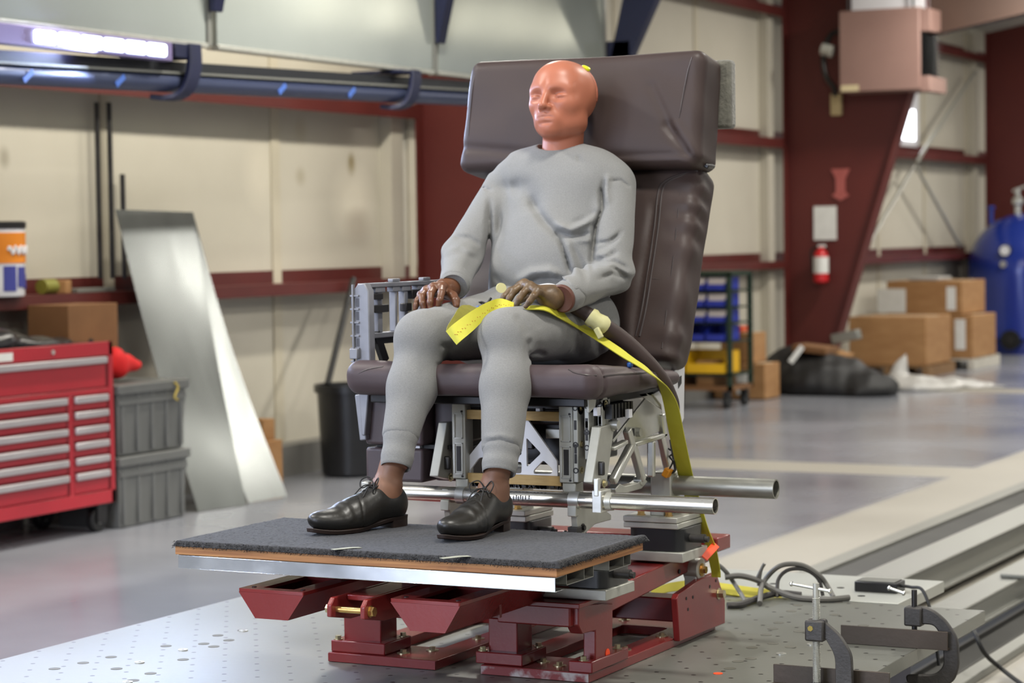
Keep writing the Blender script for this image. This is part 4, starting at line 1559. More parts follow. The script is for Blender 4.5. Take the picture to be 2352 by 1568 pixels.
def c_clamp(xs_, y, ztop, zboss, xspine, zlow, lab, thread, handle):
    """Screw at xs_, C frame in the X-Z plane reaching round the table edge to xspine."""
    t = thing('c_clamp', lab, 'clamp', (xs_, y, ZT), 'C clamps on the table edge')
    w2 = .016
    zb = zboss
    outer = [(xs_ - .022, zb + .025), (xs_ + .024, zb + .030), (xspine - .045, zb + .020), (xspine - .012, zb - .005), (xspine + .018, zb - .05), (xspine + .022, zlow + .03), (xspine + .005, zlow - .012), (xspine - .03, zlow - .026), (xs_ - .02, zlow - .022),
             (xs_ - .024, zlow), (xs_ + .02, zlow + .004), (xspine - .045, zlow + .006), (xspine - .02, zlow + .03), (xspine - .022, zb - .055), (xspine - .045, zb - .018), (xs_ + .024, zb - .018), (xs_ - .022, zb - .022)]
    pl_ = [(x, y - w2 / 2, z) for x, z in rounded(outer, .018, 4)]
    MB().prism(pl_, (0, w2, 0)).build('clamp_frame', M_cast, t, bevel=.004)
    MB().box(xs_ - .024, xs_ + .024, y - .019, y + .019, zb - .024, zb + .027).build('screw_boss', M_cast, t, bevel=.005)
    m = MB()
    zfoot = ZT + .0085
    L_ = ztop - zfoot
    if thread:
        pts, n = [], 460
        turns = L_ * .82 / .0036
        for i in range(n):
            a = turns * 2 * PI * i / n
            pts.append((xs_ + .0082 * math.cos(a), y + .0082 * math.sin(a), zfoot + .01 + L_ * .82 * i / n))
        m.tube(pts, .0016, 5)
        m.cyl((xs_, y, zfoot), (xs_, y, ztop), .0078, n=16)
    else:
        m.cyl((xs_, y, zfoot), (xs_, y, ztop), .0075, n=18)
    m.build('clamp_screw', M_steel if not thread else M_alu2, t)
    MB().lathe((xs_, y, ZT + .0075), (0, 0, 1), [(.017, 0), (.018, .004), (.012, .012), (.009, .014)]).build('swivel_pad', M_steel, t)
    a, b2 = Vector(handle[0]), Vector(handle[1])
    m = MB().cyl(a, b2, .0042, n=12)
    for q in (a, b2):
        m.lathe(q - (b2 - a).normalized() * .005, b2 - a, [(.002, 0), (.0065, .003), (.0065, .007), (.002, .01)], 14)
    m.build('tommy_bar', M_alu, t)
    return t


xs1, y1 = -1.843, 5.205
za = at(1862, 1338, Y=y1).z
t = c_clamp(xs1, y1, za, at(1862, 1447, Y=y1).z, -1.772, .36, 'C clamp with a bright threaded screw, nearest the bottom right corner', True,
            (at(1818, 1340, Y=y1), at(1906, 1357, Y=y1)))
p = at(1861, 1443, Y=y1 - .0195)
MB().cyl((p.x, y1 - .0205, p.z), (p.x, y1 - .019, p.z), .007, n=6).build('yellow_mark', pm('yellow_paint_mark', '#a08c3a', .5), t)
xs2, y2 = -1.80, 5.855
za = at(2063, 1352, Y=y2).z
c_clamp(xs2, y2, za, at(2062, 1413, Y=y2).z, -1.70, .375, 'dark C clamp with a smooth screw, the farther of the two on the table edge', False,
        (at(2042, 1350, Y=y2), at(2076, 1362, Y=y2)))
# black box and cables on the rear plate
t = thing('power_box', 'black box with a cable lying on the rear plate', 'box', (-2.17, 6.62, ZT))
q0 = at(1962, 1358, Z=ZT)
MB().box(q0.x, q0.x + .135, q0.y, q0.y + .085, ZT + .0005, ZT + .032).build('box_body', M_blackpl, t, bevel=.003)
MB().box(q0.x + .01, q0.x + .125, q0.y + .008, q0.y + .08, ZT + .032, ZT + .034).build('box_label', M_rail, t)
p = [(q0.x + .135, q0.y + .04, ZT + .02), (q0.x + .17, q0.y + .035, ZT + .018), (q0.x + .21, q0.y + .02, ZT + .012), (q0.x + .25, q0.y - .02, ZT - .06), (q0.x + .28, q0.y - .05, ZT - .20)]
MB().tube(spline(p, 6), .005, 8).build('box_cable', M_black, t)
M_cable = pm('grey_cable', '#6b6964', 0.5, col2='#57554f', scale=12)
CB = [
    ([(1640, 1290), (1665, 1310), (1690, 1345), (1712, 1385), (1690, 1392)], .007, M_cable, 'grey cable dropping from the rear load cell to the table behind the pivot plate'),
    ([(1745, 1385), (1752, 1340), (1790, 1300), (1840, 1297), (1880, 1320), (1900, 1345), (1915, 1372)], .008, M_cable, 'large grey cable loop standing on the rear plate'),
    ([(1785, 1370), (1788, 1330), (1812, 1308), (1850, 1308), (1880, 1330), (1890, 1368)], .006, M_cast, 'smaller dark cable loop inside the large one on the rear plate'),
    ([(1735, 1335), (1752, 1300), (1755, 1296), (1748, 1310), (1742, 1345)], .005, M_cable, 'short cable bight sticking up behind the pivot plate'),
    ([(1665, 1325), (1700, 1322), (1740, 1332), (1770, 1350), (1830, 1372), (1900, 1376), (1950, 1372)], .009, M_cable, 'grey cable bundle lying across the rear plate'),
    ([(1670, 1390), (1700, 1388), (1745, 1372), (1790, 1362), (1840, 1366)], .010, M_cast, 'dark cable bundle lying on the table behind the pivot plate'),
]
for pts, r, mt_, lab in CB:
    P3 = []
    for i, (px, py) in enumerate(pts):
        yv = 6.45 + .0005 * (px - 1700)
        q = at(px, py, Y=yv)
        if q.z < ZT + r + .001:
            q = at(px, py, Z=ZT + r + .001)
        P3.append(q)
    tag(MB().tube(spline(P3, 7), r, 8).build('cable', mt_), lab, 'cable')
for i in range(3):
    pts = [(1470, 1372 + 9 * i), (1500, 1378 + 8 * i), (1530, 1382 + 7 * i), (1555, 1380 + 7 * i)]
    P3 = [at(px, py + 10, Z=ZT + .012 + .012 * (2 - i)) for px, py in pts]
    tag(MB().tube(spline(P3, 5), .006, 8).build('cable', M_cable if i != 1 else M_paper), ('upper grey', 'middle white', 'lower grey')[i] + ' cable seen through the gap under the tilted red deck', 'cable')
t = thing('yellow_webbing', 'yellow webbing bundle lying on the plate behind the red deck', 'webbing', (-2.6, 6.2, ZT))
a, b2 = at(1490, 1368, Z=ZT + .02), at(1600, 1345, Z=ZT + .03)
m = MB().ribbon(spline([a, a.lerp(b2, .4) + Vector((0, 0, .012)), b2, b2 + Vector((.16, .05, -.02)), b2 + Vector((.26, .1, -.035))], 6), (0, .02, .012), .006)
m.build('webbing_loop', pm('yellow_webbing_dirty', '#c8bd3f', .7), t)
m = MB().tube([*spline([at(2228, 1436, Z=.163), at(2240, 1456, Z=.162), at(2262, 1500, Z=.10), at(2300, 1535, Z=.03), at(2360, 1580, Z=.010), at(2480, 1660, Z=.010)], 6)], .008, 8)
tag(m.build('floor_cable', M_black), 'black cable hanging over the rails to the floor at the lower right', 'cable')

# ================================================================== aircraft seat
SEAT = thing('aircraft_seat', 'reclined brown leather aircraft seat with its bare metal frame, mounted on the red fixture', 'seat', (-2.72, 5.4, .86))


def leather(name, c1, c2):
    return pm(name, c1, 0.50, col2=c2, scale=7, bump=0.07, bscale=420, rvar=0.07, contrast=0.8, spec=0.32)


M_lea = leather('brown_leather', '#40332f', '#372c2a')
M_leadk = leather('brown_leather_seat', '#4f4244', '#453a3b')
M_pipe = pm('leather_piping', '#3a3130', 0.45, col2='#332b2b', scale=20)


def at_plane(px, py, o, n):
    d = FW * FPX + RT * (px - 1176.0) - UP * (py - 784.0)
    n = Vector(n)
    return CAM + d * ((Vector(o) - CAM).dot(n) / d.dot(n))


# ---- backrest
BO = (-2.7225, 5.605, 1.185)
BV = Vector((0, .39, .92)).normalized()
BN = Vector((0, -.92, .39)).normalized()


def f_back(p):
    a = p[0] - BO[0]
    b = (p[1] - BO[1]) * BV.y + (p[2] - BO[2]) * BV.z
    c = (p[1] - BO[1]) * BN.y + (p[2] - BO[2]) * BN.z
    d = sd_box((a, b, c), (0, .270, -.062), (.340, .340, .062), .034)
    s = np.abs(a) / .34
    d = smax(d, -.06 + .10 * np.clip((np.abs(a) - .14) / .1, 0, 1) - b, .03)
    d = d - .012 * (1 - s ** 2) * np.clip(1 - ((b - .3) / .35) ** 2, 0, 1)
    d = d + .010 * np.exp(-((np.abs(a) - .215) / .012) ** 2) * np.clip((.50 - b) / .03, 0, 1) * np.clip((b - .03) / .03, 0, 1) * (c > -.03) * .55
    d = d + .0035 * np.sin(b * 74 + 3 * np.sin(b * 13)) * np.clip((np.abs(a) - .25) / .07, 0, 1) * np.clip((c + .10) / .05, 0, 1)
    d = d + .0022 * wob((a, b, c), 26, 21) + .0012 * wob((a, b, c), 70, 22)
    return d


soft('backrest_cushion', f_back, (-3.09, 5.42, 1.08), (-2.36, 6.02, 1.80), .0065, M_lea, SEAT)
bc = bpy.data.objects['backrest_cushion']
bo = Vector(BO) + BN * .010
for off in (0, 9):
    pts = [trace(f_back, x + off, y) for x, y in ((1603, 392), (1560, 402), (1528, 416), (1512, 440), (1503, 520), (1490, 610), (1474, 710), (1460, 772))]
    MB().tube(spline(pts, 6), .0035, 6).build('piping', M_pipe, bc)
pts = [trace(f_back, x, y) for x, y in ((1566, 400), (1556, 500), (1543, 620), (1530, 720), (1520, 800))]
MB().tube(spline(pts, 6), .0022, 6).build('piping', M_pipe, bc)
for z0, z1 in (((1470, 678), (1560, 690)), ((1482, 640), (1540, 642))):
    pts = [trace(f_back, z0[0] + (z1[0] - z0[0]) * k / 3, z0[1] + (z1[1] - z0[1]) * k / 3, -.0005) for k in range(4)]
    MB().tube(pts, .0018, 6).build('seam', M_pipe, bc)

# ---- headrest
HO = (-2.735, 5.872, 1.882)
ht = math.radians(9)


def f_headrest(p):
    a = p[0] - HO[0]
    y, z = p[1] - HO[1], p[2] - HO[2]
    b = z * math.cos(ht) + y * math.sin(ht)
    c = y * math.cos(ht) - z * math.sin(ht)
    wd = .366 - .012 * np.clip(b / .16, -1, 1) * (a < 0)
    d = sd_box((a * .366 / wd, b, c), (0, 0, 0), (.366, .160, .078), .030)
    front = np.clip(-c / .07, 0, 1)
    d = d - .016 * front * np.clip(1 - (a / .36) ** 2, 0, 1) * np.clip(1 - ((b + .02) / .16) ** 2, 0, 1)
    # hollow under the front edge at the bottom, soft dents, diagonal folds at the lower right
    d = d + .004 * wob((a, b, c), 12, 31) + .0016 * wob((a, b, c), 38, 32)
    for (x0, b0), (x1, b1), wdh, dep in (((.22, .06), (.29, -.07), .013, .004), ((.27, -.05), (.35, -.145), .013, .007), ((.30, -.05), (.36, -.13), .012, -.003), ((-.36, -.09), (-.05, -.125), .014, .005), ((-.05, -.13), (.33, -.13), .010, .004)):
        ux, ub = x1 - x0, b1 - b0
        L2 = ux * ux + ub * ub
        t_ = np.clip(((a - x0) * ux + (b - b0) * ub) / L2, 0, 1)
        r2 = (a - x0 - ux * t_) ** 2 + (b - b0 - ub * t_) ** 2
        d = d + dep * np.exp(-r2 / wdh ** 2) * front
    return d


soft('headrest_cushion', f_headrest, (-3.14, 5.74, 1.68), (-2.33, 6.02, 2.08), .0065, M_lea, SEAT)
hc = bpy.data.objects['headrest_cushion']
HN = Vector((0, -math.cos(ht), math.sin(ht)))
ho = Vector(HO) + HN * .083
pts = [trace(f_headrest, x, y) for x, y in ((1590, 132), (1580, 165), (1571, 210), (1562, 260), (1554, 305))]
MB().tube(spline(pts, 6), .0028, 6).build('piping', M_pipe, hc)
pts = [trace(f_headrest, x, y) for x, y in ((1096, 150), (1086, 200), (1080, 260), (1076, 312))]
MB().tube(spline(pts, 6), .0026, 6).build('piping', M_pipe, hc)
M_fuzz = pm('grey_fuzzy_pad', '#6e6c62', 0.95, col2='#55534b', scale=60, bump=.6, bscale=120, sheen=.4)
x1 = -2.345
MB().box(-3.08, x1, 5.955, 6.0, 1.84, 2.03).build('headrest_back_pad', M_fuzz, SEAT, bevel=.012, seg=3)
p = at(1622, 378, Y=5.84)
MB().obox((p.x - .005, p.y + .02, p.z), (.03, .05, .012), Matrix.Rotation(.5, 3, 'Y')).build('strap_end', M_blackpl, hc, bevel=.003)

# ---- seat cushion
CX0, CX1, CY0, CY1 = -3.088, -2.372, 5.088, 5.66


def f_cush(p):
    x, y, z = p
    cx, cy = (CX0 + CX1) / 2, (CY0 + CY1) / 2
    zt = 1.231 - .085 * np.clip(y - 5.14, 0, 1)
    zb = 1.146
    zz = (z - (zt + zb) / 2) * (.0425 / ((zt - zb) / 2))
    d = sd_box((x - cx, y - cy, zz), (0, 0, 0), ((CX1 - CX0) / 2, (CY1 - CY0) / 2, .0425), .036)
    front = np.clip((cy - y) / .3, 0, 1)
    d = d - .006 * np.sin((x - CX0) * 9 + 1) * front * np.clip((y - CY0) / .1, 0, 1)
    # corner cut-in on the right and sag where the dummy sits
    d = d + .012 * np.exp(-(((x + 2.72) / .19) ** 2 + ((y - 5.52) / .17) ** 2)) * np.clip((z - 1.18) / .03, 0, 1)
    d = d + .0028 * wob(p, 24, 41) + .0012 * wob(p, 60, 42)
    # seam notch round the right front corner
    d = d + .006 * np.exp(-((y - 5.155) / .006) ** 2) * (x > -2.42) + .005 * np.exp(-((z - 1.207) / .005) ** 2) * (x > -2.40) * (y > 5.155)
    return d


soft('seat_cushion', f_cush, (-3.13, 5.05, 1.11), (-2.33, 5.74, 1.27), .006, M_leadk, SEAT)
sc = bpy.data.objects['seat_cushion']
pts = [trace(f_cush, x, y) for x, y in ((1306, 848), (1320, 856), (1345, 861), (1370, 862))]
MB().tube(spline(pts, 6), .0024, 6).build('piping', M_pipe, sc)
pts = [trace(f_cush, x, y) for x, y in ((1386, 866), (1396, 862), (1450, 858), (1505, 856))]
MB().tube(spline(pts, 6), .0026, 6).build('piping', M_pipe, sc)
pts = [trace(f_cush, x, y) for x, y in ((824, 858), (845, 848), (880, 842))]
MB().tube(spline(pts, 6), .002, 6).build('piping', M_pipe, sc)

# ---- seat pan and things just below the cushion
M_pan = pm('black_seat_pan', '#1d1c1d', 0.4, 0.3, col2='#161516', scale=10)
MB().box(-3.05, -2.43, 5.165, 5.64, 1.122, 1.144).build('seat_pan', M_pan, SEAT, bevel=.003)
MB().box(-2.78, -2.49, 5.17, 5.175, 1.1425, 1.1455).build('pan_edge', M_brass, SEAT)
m = MB().cyl((-2.80, 5.26, 1.112), (-2.52, 5.26, 1.112), .013)
m.cyl((-2.80, 5.40, 1.075), (-2.47, 5.40, 1.075), .016)
m.build('cross_rod', M_steel, SEAT)
MB().box(-2.79, -2.53, 5.30, 5.58, .96, 1.115).build('actuator_box', M_pan, SEAT, bevel=.004)
MB().box(-2.60, -2.50, 5.285, 5.30, 1.03, 1.055).build('actuator_bar', M_alu2, SEAT, bevel=.002)
MB().cyl((-2.66, 5.29, 1.075), (-2.44, 5.29, 1.075), .0105).build('actuator_rod', M_steel, SEAT)
MB().box(-2.78, -2.64, 5.29, 5.40, 1.0, 1.04).build('control_unit', M_steel, SEAT, bevel=.003)
m = MB()
for i in range(7):
    m.box(-2.44, -2.405, 5.27 + .02 * i, 5.282 + .02 * i, 1.085, 1.122)
m.build('ribbed_spring', M_pan, SEAT)
for x, y, z, s in ((-2.436, 5.225, 1.118, .012), (-2.40, 5.34, 1.105, .012), (-2.70, 5.22, 1.125, .010), (-2.75, 5.22, 1.128, .010), (-2.60, 5.23, 1.112, .012)):
    MB().box(x, x + s, y, y + .02, z - .022, z).build('bright_clip', M_white, SEAT, bevel=.001)

# ---- front frame: two posts, two strips, white truss plate
YF = 5.215
for x0, x1 in ((-2.836, -2.797), (-2.528, -2.488)):
    m = MB()
    m.box(x0, x1, YF, YF + .045, .925, 1.135)
    post = m.build('front_post', M_alu2, SEAT, bevel=.0025)
    m = MB()
    for z0, z1 in ((.937, 1.018), (1.030, 1.095)):
        m.box(x0 + .007, x0 + .009, YF - .003, YF, z0, z1).box(x1 - .009, x1 - .007, YF - .003, YF, z0, z1)
        m.box(x0 + .007, x1 - .007, YF - .003, YF, z0, z0 + .002).box(x0 + .007, x1 - .007, YF - .003, YF, z1 - .002, z1)
    m.build('pocket_rim', M_alu, post)
    MB().box(x0 + .013, x1 - .013, YF - .0008, YF, .945, 1.01).build('pocket_label', M_steel, post)
    for z in (.932, 1.10):
        MB().cyl((x1 - .009, YF - .002, z), (x1 - .009, YF, z), .003).build('rivet', M_steel, post)
    MB().box(x0 + .006, x1 + .004, YF + .004, YF + .05, .895, .925).build('post_foot', M_alu2, post, bevel=.003)
    MB().box(x0, x1, YF - .004, YF + .03, 1.128, 1.14).build('post_cap', M_white, post, bevel=.002)
M_wood = pm('tan_strip', '#c2a268', 0.6, col2='#b08f54', scale=30, stretch=(1, 1, 6))
MB().box(-2.797, -2.528, YF + .01, YF + .02, 1.080, 1.104).build('front_strip', M_wood, SEAT, bevel=.001)
MB().box(-2.797, -2.528, YF + .01, YF + .02, .915, .940).build('front_strip', M_wood, SEAT, bevel=.001)
m = MB()
rg2 = np.random.RandomState(3)
for i in range(60):
    x = rg2.uniform(-2.79, -2.49)
    m.obox((x, YF + .016, .911), (.010, .008, .006), Matrix.Rotation(rg2.uniform(0, 3), 3, 'Y'))
m.build('rubber_crumbs', M_black, SEAT)
O3 = at(1176, 1090, Y=YF + .03)


def xz(pts):
    out = []
    for x, y in pts:
        q = at(x, y, Y=YF + .03)
        out.append((q.x - O3.x, q.z - O3.z))
    return out


outer = xz([(1068, 1092), (1068, 1061), (1150, 960), (1213, 960), (1282.5, 1058), (1284, 1092)])
holes = [rounded(xz(q), .006, 4) for q in (
    [(1212, 1004), (1246, 1040), (1213, 1072)],
    [(1229, 1087), (1229, 1079), (1251, 1056), (1273, 1077), (1270, 1087)],
    [(1180, 1060), (1201, 1060), (1201, 1086), (1130, 1086), (1130, 1060)],
    [(1200, 1012), (1201, 1044), (1186, 1046), (1150, 1046), (1150, 1034), (1186, 1008)],
    [(1082, 1080), (1104, 1050), (1118, 1050), (1118, 1086), (1084, 1086)])]
plate('truss_plate', outer, holes, O3, (1, 0, 0), (0, 0, 1), .008, M_white, SEAT, bevel=.001)

# ---- hinge plates right of the front post
for k, (x0, yf, zt, zb) in enumerate(((-2.486, YF - .004, 1.128, .928), (-2.462, YF + .012, 1.133, .985), (-2.438, YF + .04, 1.135, 1.0))):
    w_ = .013
    m = MB().box(x0, x0 + w_, yf, yf + .05, zb, zt)
    m.cyl((x0, yf + .02, zt - .012), (x0 + w_, yf + .02, zt - .012), .020, n=24)
    hp = m.build('hinge_plate', M_alu2, SEAT, bevel=.0018)
    for z in (zt - .012, (zt + zb) / 2 - .005, zb + .03):
        MB().bolt((x0 + w_, yf + .02, z), (1, 0, 0), .006, .003, .0095).build('pivot_bolt', M_zinc, hp)
        MB().pipe((x0 + .0065, yf - .001, z), (x0 + .0065, yf + .002, z), .0075, .0045, 18).build('bushing', M_steel, hp)
    m = MB()
    for z in (zt - .055, zb + .06, zb + .085):
        m.box(x0 + .003, x0 + w_ - .003, yf - .0008, yf + .001, z - .012, z + .012)
    m.build('milled_slot', M_steel, hp)
m = MB().prism([at(x, y, X=-2.425) for x, y in ((1352, 916), (1370, 916), (1368, 934), (1354, 948))], (-.008, 0, 0))
m.build('side_bracket', M_alu2, SEAT, bevel=.0015)
m = MB().cyl((-2.50, 5.30, 1.068), (-2.40, 5.30, 1.068), .012)
m.build('hinge_tube', M_alu2, SEAT)

# ---- lateral tubes
t1 = MB().pipe((-3.07, 5.2, .885), (-2.098, 5.2, .885), .0205, .0175)
tb = t1.build('front_tube', M_tube, SEAT)
t2 = MB().pipe((-3.05, 5.66, .878), (-2.112, 5.66, .878), .0262, .0225)
t2.build('rear_tube', pm('dull_tube', '#a9a89f', 0.42, .8, col2='#8e8d84', scale=6, stretch=(2, 8, 8), rvar=.1), SEAT)
mk = MB()
for i, (dx, dz) in enumerate(((0, 0), (.008, .003), (.014, 0), (.020, .004), (.026, 0), (.034, .003), (.044, .004))):
    mk.box(-2.642 + dx, -2.640 + dx, 5.1788, 5.1795, .880 + dz, .892 + dz * .5)
mk.box(-2.646, -2.588, 5.1788, 5.1795, .8865, .8878)
mk.build('ink_scribble', M_black, tb)
mk = MB()
for i in range(14):
    x = -2.69 + i * .0105
    mk.obox((x, 5.1862, .9003), (.006, .0012, .003), Matrix.Rotation(.7, 3, 'X'))
mk.build('printed_text', M_steel, tb)
for xc_, ln in ((-2.475, .014), (-2.80, .012)):
    MB().pipe((xc_ - ln, 5.2, .885), (xc_ + ln, 5.2, .885), .0225, .0206, 32).build('tube_collar', M_alu, tb)
cl_ = MB().box(-2.418, -2.392, 5.172, 5.232, .858, .914).box(-2.412, -2.399, 5.170, 5.185, .900, .945)
cl_.build('clamp_block', M_alu, SEAT, bevel=.002)
MB().pipe((-2.388, 5.2, .885), (-2.372, 5.2, .885), .0228, .0206, 32).build('tube_collar', M_alu2, tb)
for xc_ in (-2.478, -2.842):
    m = MB()
    m.prism([(xc_ - .009, 5.183, .90), (xc_ - .009, 5.225, .90), (xc_ - .009, 5.40, .825), (xc_ - .009, 5.40, .812), (xc_ - .009, 5.30, .812), (xc_ - .009, 5.24, .795), (xc_ - .009, 5.20, .80)], (.018, 0, 0))
    m.box(xc_ - .012, xc_ + .012, 5.180, 5.196, .845, .872)
    fk = m.build('floor_fork', M_alu2, SEAT, bevel=.002)
    MB().bolt((xc_ + .009, 5.225, .812), (1, 0, 0), .007, .005, .011).build('pin', M_steel, fk)
    m = MB().box(xc_ - .02, xc_ + .015, 5.17, 5.26, .780, .795).box(xc_ - .015, xc_ + .012, 5.185, 5.215, .795, .818)
    m.box(xc_ + .015, xc_ + .04, 5.18, 5.24, .780, .790).cyl((xc_ - .02, 5.195, .80), (xc_ - .035, 5.195, .79), .01)
    m.build('track_fitting', M_cast, fk, bevel=.002)

# ---- seat legs (right one in view, left one behind the foot-well shroud)
def leg_truss(dx):
    X0 = -2.418 + dx

    def s(pts):
        return [at(x, y, X=-2.418) + Vector((dx, 0, 0)) for x, y in pts]

    def strut(a, b2, wd, th=.02):
        p, q = s([a, b2])
        return m.bar(p, q, wd, th, (0, 1, 0) if abs(p.z - q.z) > abs(p.y - q.y) else (0, 0, 1))
    m = MB()
    m.prism(s([(1483, 915), (1521, 942), (1514, 991), (1454, 1018), (1437, 980), (1410, 1016), (1408, 1010)]), (-.006, 0, 0))
    root = m.build('leg_web', M_alu, SEAT, bevel=.001)
    m = MB()
    m.prism(s([(1380, 980), (1408, 972), (1412, 976), (1393, 1116), (1361, 1108)]), (-.026, 0, 0))
    m.cyl(s([(1408.5, 981)])[0] + Vector((-.028, 0, 0)), s([(1408.5, 981)])[0] + Vector((.003, 0, 0)), .011)
    m.build('front_bar', M_alu2, root, bevel=.002)
    p = s([(1378, 1075)])[0]
    MB().obox(p + Vector((.0, -.005, 0)), (.030, .012, .035)).build('bar_slot', M_steel, root, bevel=.004)
    p = s([(1386, 1110)])[0]
    MB().bolt(p + Vector((.001, 0, 0)), (1, 0, 0), .007, .006, .011).build('leg_bolt', M_zinc, root)
    for a, b2, wd in (((1440, 985), (1451, 1027), .022), ((1450, 1022), (1407, 1106), .021), ((1452, 1020), (1475, 1102), .021), ((1518, 950), (1523, 1004), .022), ((1517, 1000), (1534, 1078), .020), ((1452, 1021), (1526, 998), .014), ((1405, 1030), (1436, 1014), .012), ((1496, 1012), (1496, 1095), .016)):
        m = MB()
        strut(a, b2, wd)
        m.build('strut', M_alu, root, bevel=.004)
    m = MB()
    m.prism(s([(1414, 1122), (1424, 1110), (1436, 1116), (1466, 1108), (1480, 1096), (1488, 1106), (1474, 1122), (1440, 1132), (1416, 1132)]), (-.024, 0, 0))
    m.cyl(s([(1474, 1104)])[0] + Vector((-.02, 0, 0)), s([(1474, 1104)])[0] + Vector((.004, 0, 0)), .012)
    m.build('lower_clevis', M_alu, root, bevel=.002)
    q = s([(1500, 1112)])[0]
    m = MB().box(X0 - .04, X0 + .02, 5.628, 5.695, .845, .915).box(X0 - .03, X0 + .012, 5.60, 5.70, .80, .85)
    m.build('rear_clamp', M_alu2, root, bevel=.004)
    p = s([(1463, 992)])[0]
    MB().cyl(p + Vector((-.004, 0, 0)), p + Vector((.012, 0, 0)), .012, n=20).build('web_boss', M_alu2, root)
    p = s([(1453, 992)])[0]
    MB().obox(p + Vector((.002, 0, 0)), (.003, .012, .02)).build('web_hole', M_steel, root, bevel=.003)


leg_truss(0)
leg_truss(-.44)
# white curved side plate behind the backrest
poly = [at(x, y, X=-2.425) for x, y in ((1500, 905), (1535, 885), (1552, 845), (1560, 792), (1572, 800), (1573, 850), (1571, 960), (1562, 985), (1555, 978), (1540, 940), (1530, 960), (1524, 968), (1519, 930))]
w1 = MB().prism(poly, (-.010, 0, 0)).build('side_plate', M_white, SEAT, bevel=.0015)
m = MB().prism([at(x, y, X=-2.4245) for x, y in ((1560, 838), (1563, 836), (1564, 846), (1557, 850))], (.0008, 0, 0))
m.prism([at(x, y, X=-2.4245) for x, y in ((1557, 868), (1565, 862), (1565, 880), (1558, 892))], (.0008, 0, 0))
m.build('plate_cutout', M_steel, w1)
m = MB().prism([at(x, y, X=-2.43) for x, y in ((1463, 905), (1500, 898), (1520, 930), (1520, 940), (1485, 918))], (-.02, 0, 0))
m.build('corner_gusset', M_alu2, SEAT, bevel=.002)
# orange connector with wires
p = at(1533, 1085, Y=5.62)
cn = thing('orange_connector', 'orange wire connector hanging by the rear tube', 'connector', p)
MB().obox(p, (.018, .03, .024), Matrix.Rotation(.5, 3, 'Y')).build('connector_body', pm('connector_orange', '#e0931d', .45), cn, bevel=.003)
MB().tube(spline([at(1536, 1080, Y=5.62), at(1545, 1060, Y=5.63), at(1538, 1048, Y=5.64), at(1548, 1040, Y=5.65), at(1535, 1030, Y=5.66)], 6), .0025, 6).build('connector_wire', M_black, cn)
MB().tube(spline([at(1536, 1088, Y=5.63), at(1550, 1080, Y=5.63), at(1548, 1060, Y=5.64), at(1540, 1010, Y=5.66)], 6), .0035, 6).build('connector_wire', M_black, cn)

# ---- foot-well shroud at the left
M_shroud = pm('brown_plastic_shroud', '#4a3d3e', 0.45, col2='#43373a', scale=8, bump=.04)
for z0, z1 in ((1.008, 1.152), (.912, 1.000)):
    m = MB().box(-3.088, -2.915, 5.2, 5.45, z0, z1)
    m.box(-2.915, -2.845, 5.26, 5.45, z0, z1 + (.01 if z0 > 1 else 0))
    m.build('shroud_panel', M_shroud, SEAT, bevel=.008, seg=3)
MB().box(-3.07, -2.85, 5.23, 5.42, .999, 1.009).build('shroud_gap', M_black, SEAT)
MB().box(-2.962, -2.932, 5.215, 5.232, 1.001, 1.007).build('bright_clip', M_white, SEAT)
# ---- armrest frame at the left
M_arm = pm('grey_casting', '#8f9096', 0.5, 0.35, col2='#7d7e84', scale=18, rvar=.08)
xa = -3.10
post_px = [(812, 665), (822, 652), (836, 650), (846, 668), (848, 760), (850, 830), (846, 905), (838, 1000), (830, 1000), (824, 900), (818, 830), (813, 760)]
outl = [at(x, y, Y=5.175) for x, y in post_px]
ap = MB().prism(outl, (0, .030, 0)).build('arm_front_post', M_arm, SEAT, bevel=.003)
m = MB()
for z in (1.40, 1.365, 1.33, 1.295, 1.262, 1.228):
    m.box(-3.110, -3.084, 5.170, 5.176, z - .0025, z + .0025)
m.box(-3.102, -3.098, 5.166, 5.176, 1.16, 1.43)
m.build('post_rib', M_arm, ap, bevel=.001)
M_armdk = pm('grey_casting_shaded', '#5d5e64', 0.6, 0.2, col2='#515258', scale=18)  # darker copy of the casting, painting the shade inside the pockets
m = MB()
for z in (1.3475, 1.312, 1.278):
    for a_ in (-3.1075, -3.094):
        m.box(a_, a_ + .009, 5.1744, 5.176, z - .011, z + .011)
for a_ in (-3.1085, -3.094):
    m.box(a_, a_ + .010, 5.1744, 5.176, 1.371, 1.394)
m.build('pocket_shade', M_armdk, ap)
m = MB().box(-3.108, -3.084, 5.160, 5.175, 1.235, 1.262).box(-3.10, -3.084, 5.160, 5.175, 1.19, 1.22)
m.build('latch_block', M_arm, ap, bevel=.002)
zt_, zb_ = 1.432, 1.300
MB().box(-3.098, -3.070, 5.19, 5.64, zt_ - .012, zt_).build('arm_top_rail', M_arm, SEAT, bevel=.002)
MB().box(-3.098, -3.070, 5.19, 5.64, zb_ - .014, zb_).build('arm_bottom_rail', M_arm, SEAT, bevel=.002)
MB().box(-3.095, -3.075, 5.19, 5.64, zb_ - .030, zb_ - .0145).build('arm_seal', M_black, SEAT)
for px, w_ in ((868, .022), (905, .010), (928, .018), (962, .014)):
    p = at(px, 710, X=-3.082)
    rb = MB().box(-3.094, -3.074, p.y - w_ / 2, p.y + w_ / 2, zb_, zt_ - .012).build('arm_rib', M_arm, SEAT, bevel=.002)
    MB().box(-3.092, -3.072, p.y - w_ / 2 - .014, p.y + w_ / 2 + .014, zt_ - .026, zt_ - .012).build('rib_flare', M_arm, rb, bevel=.002)
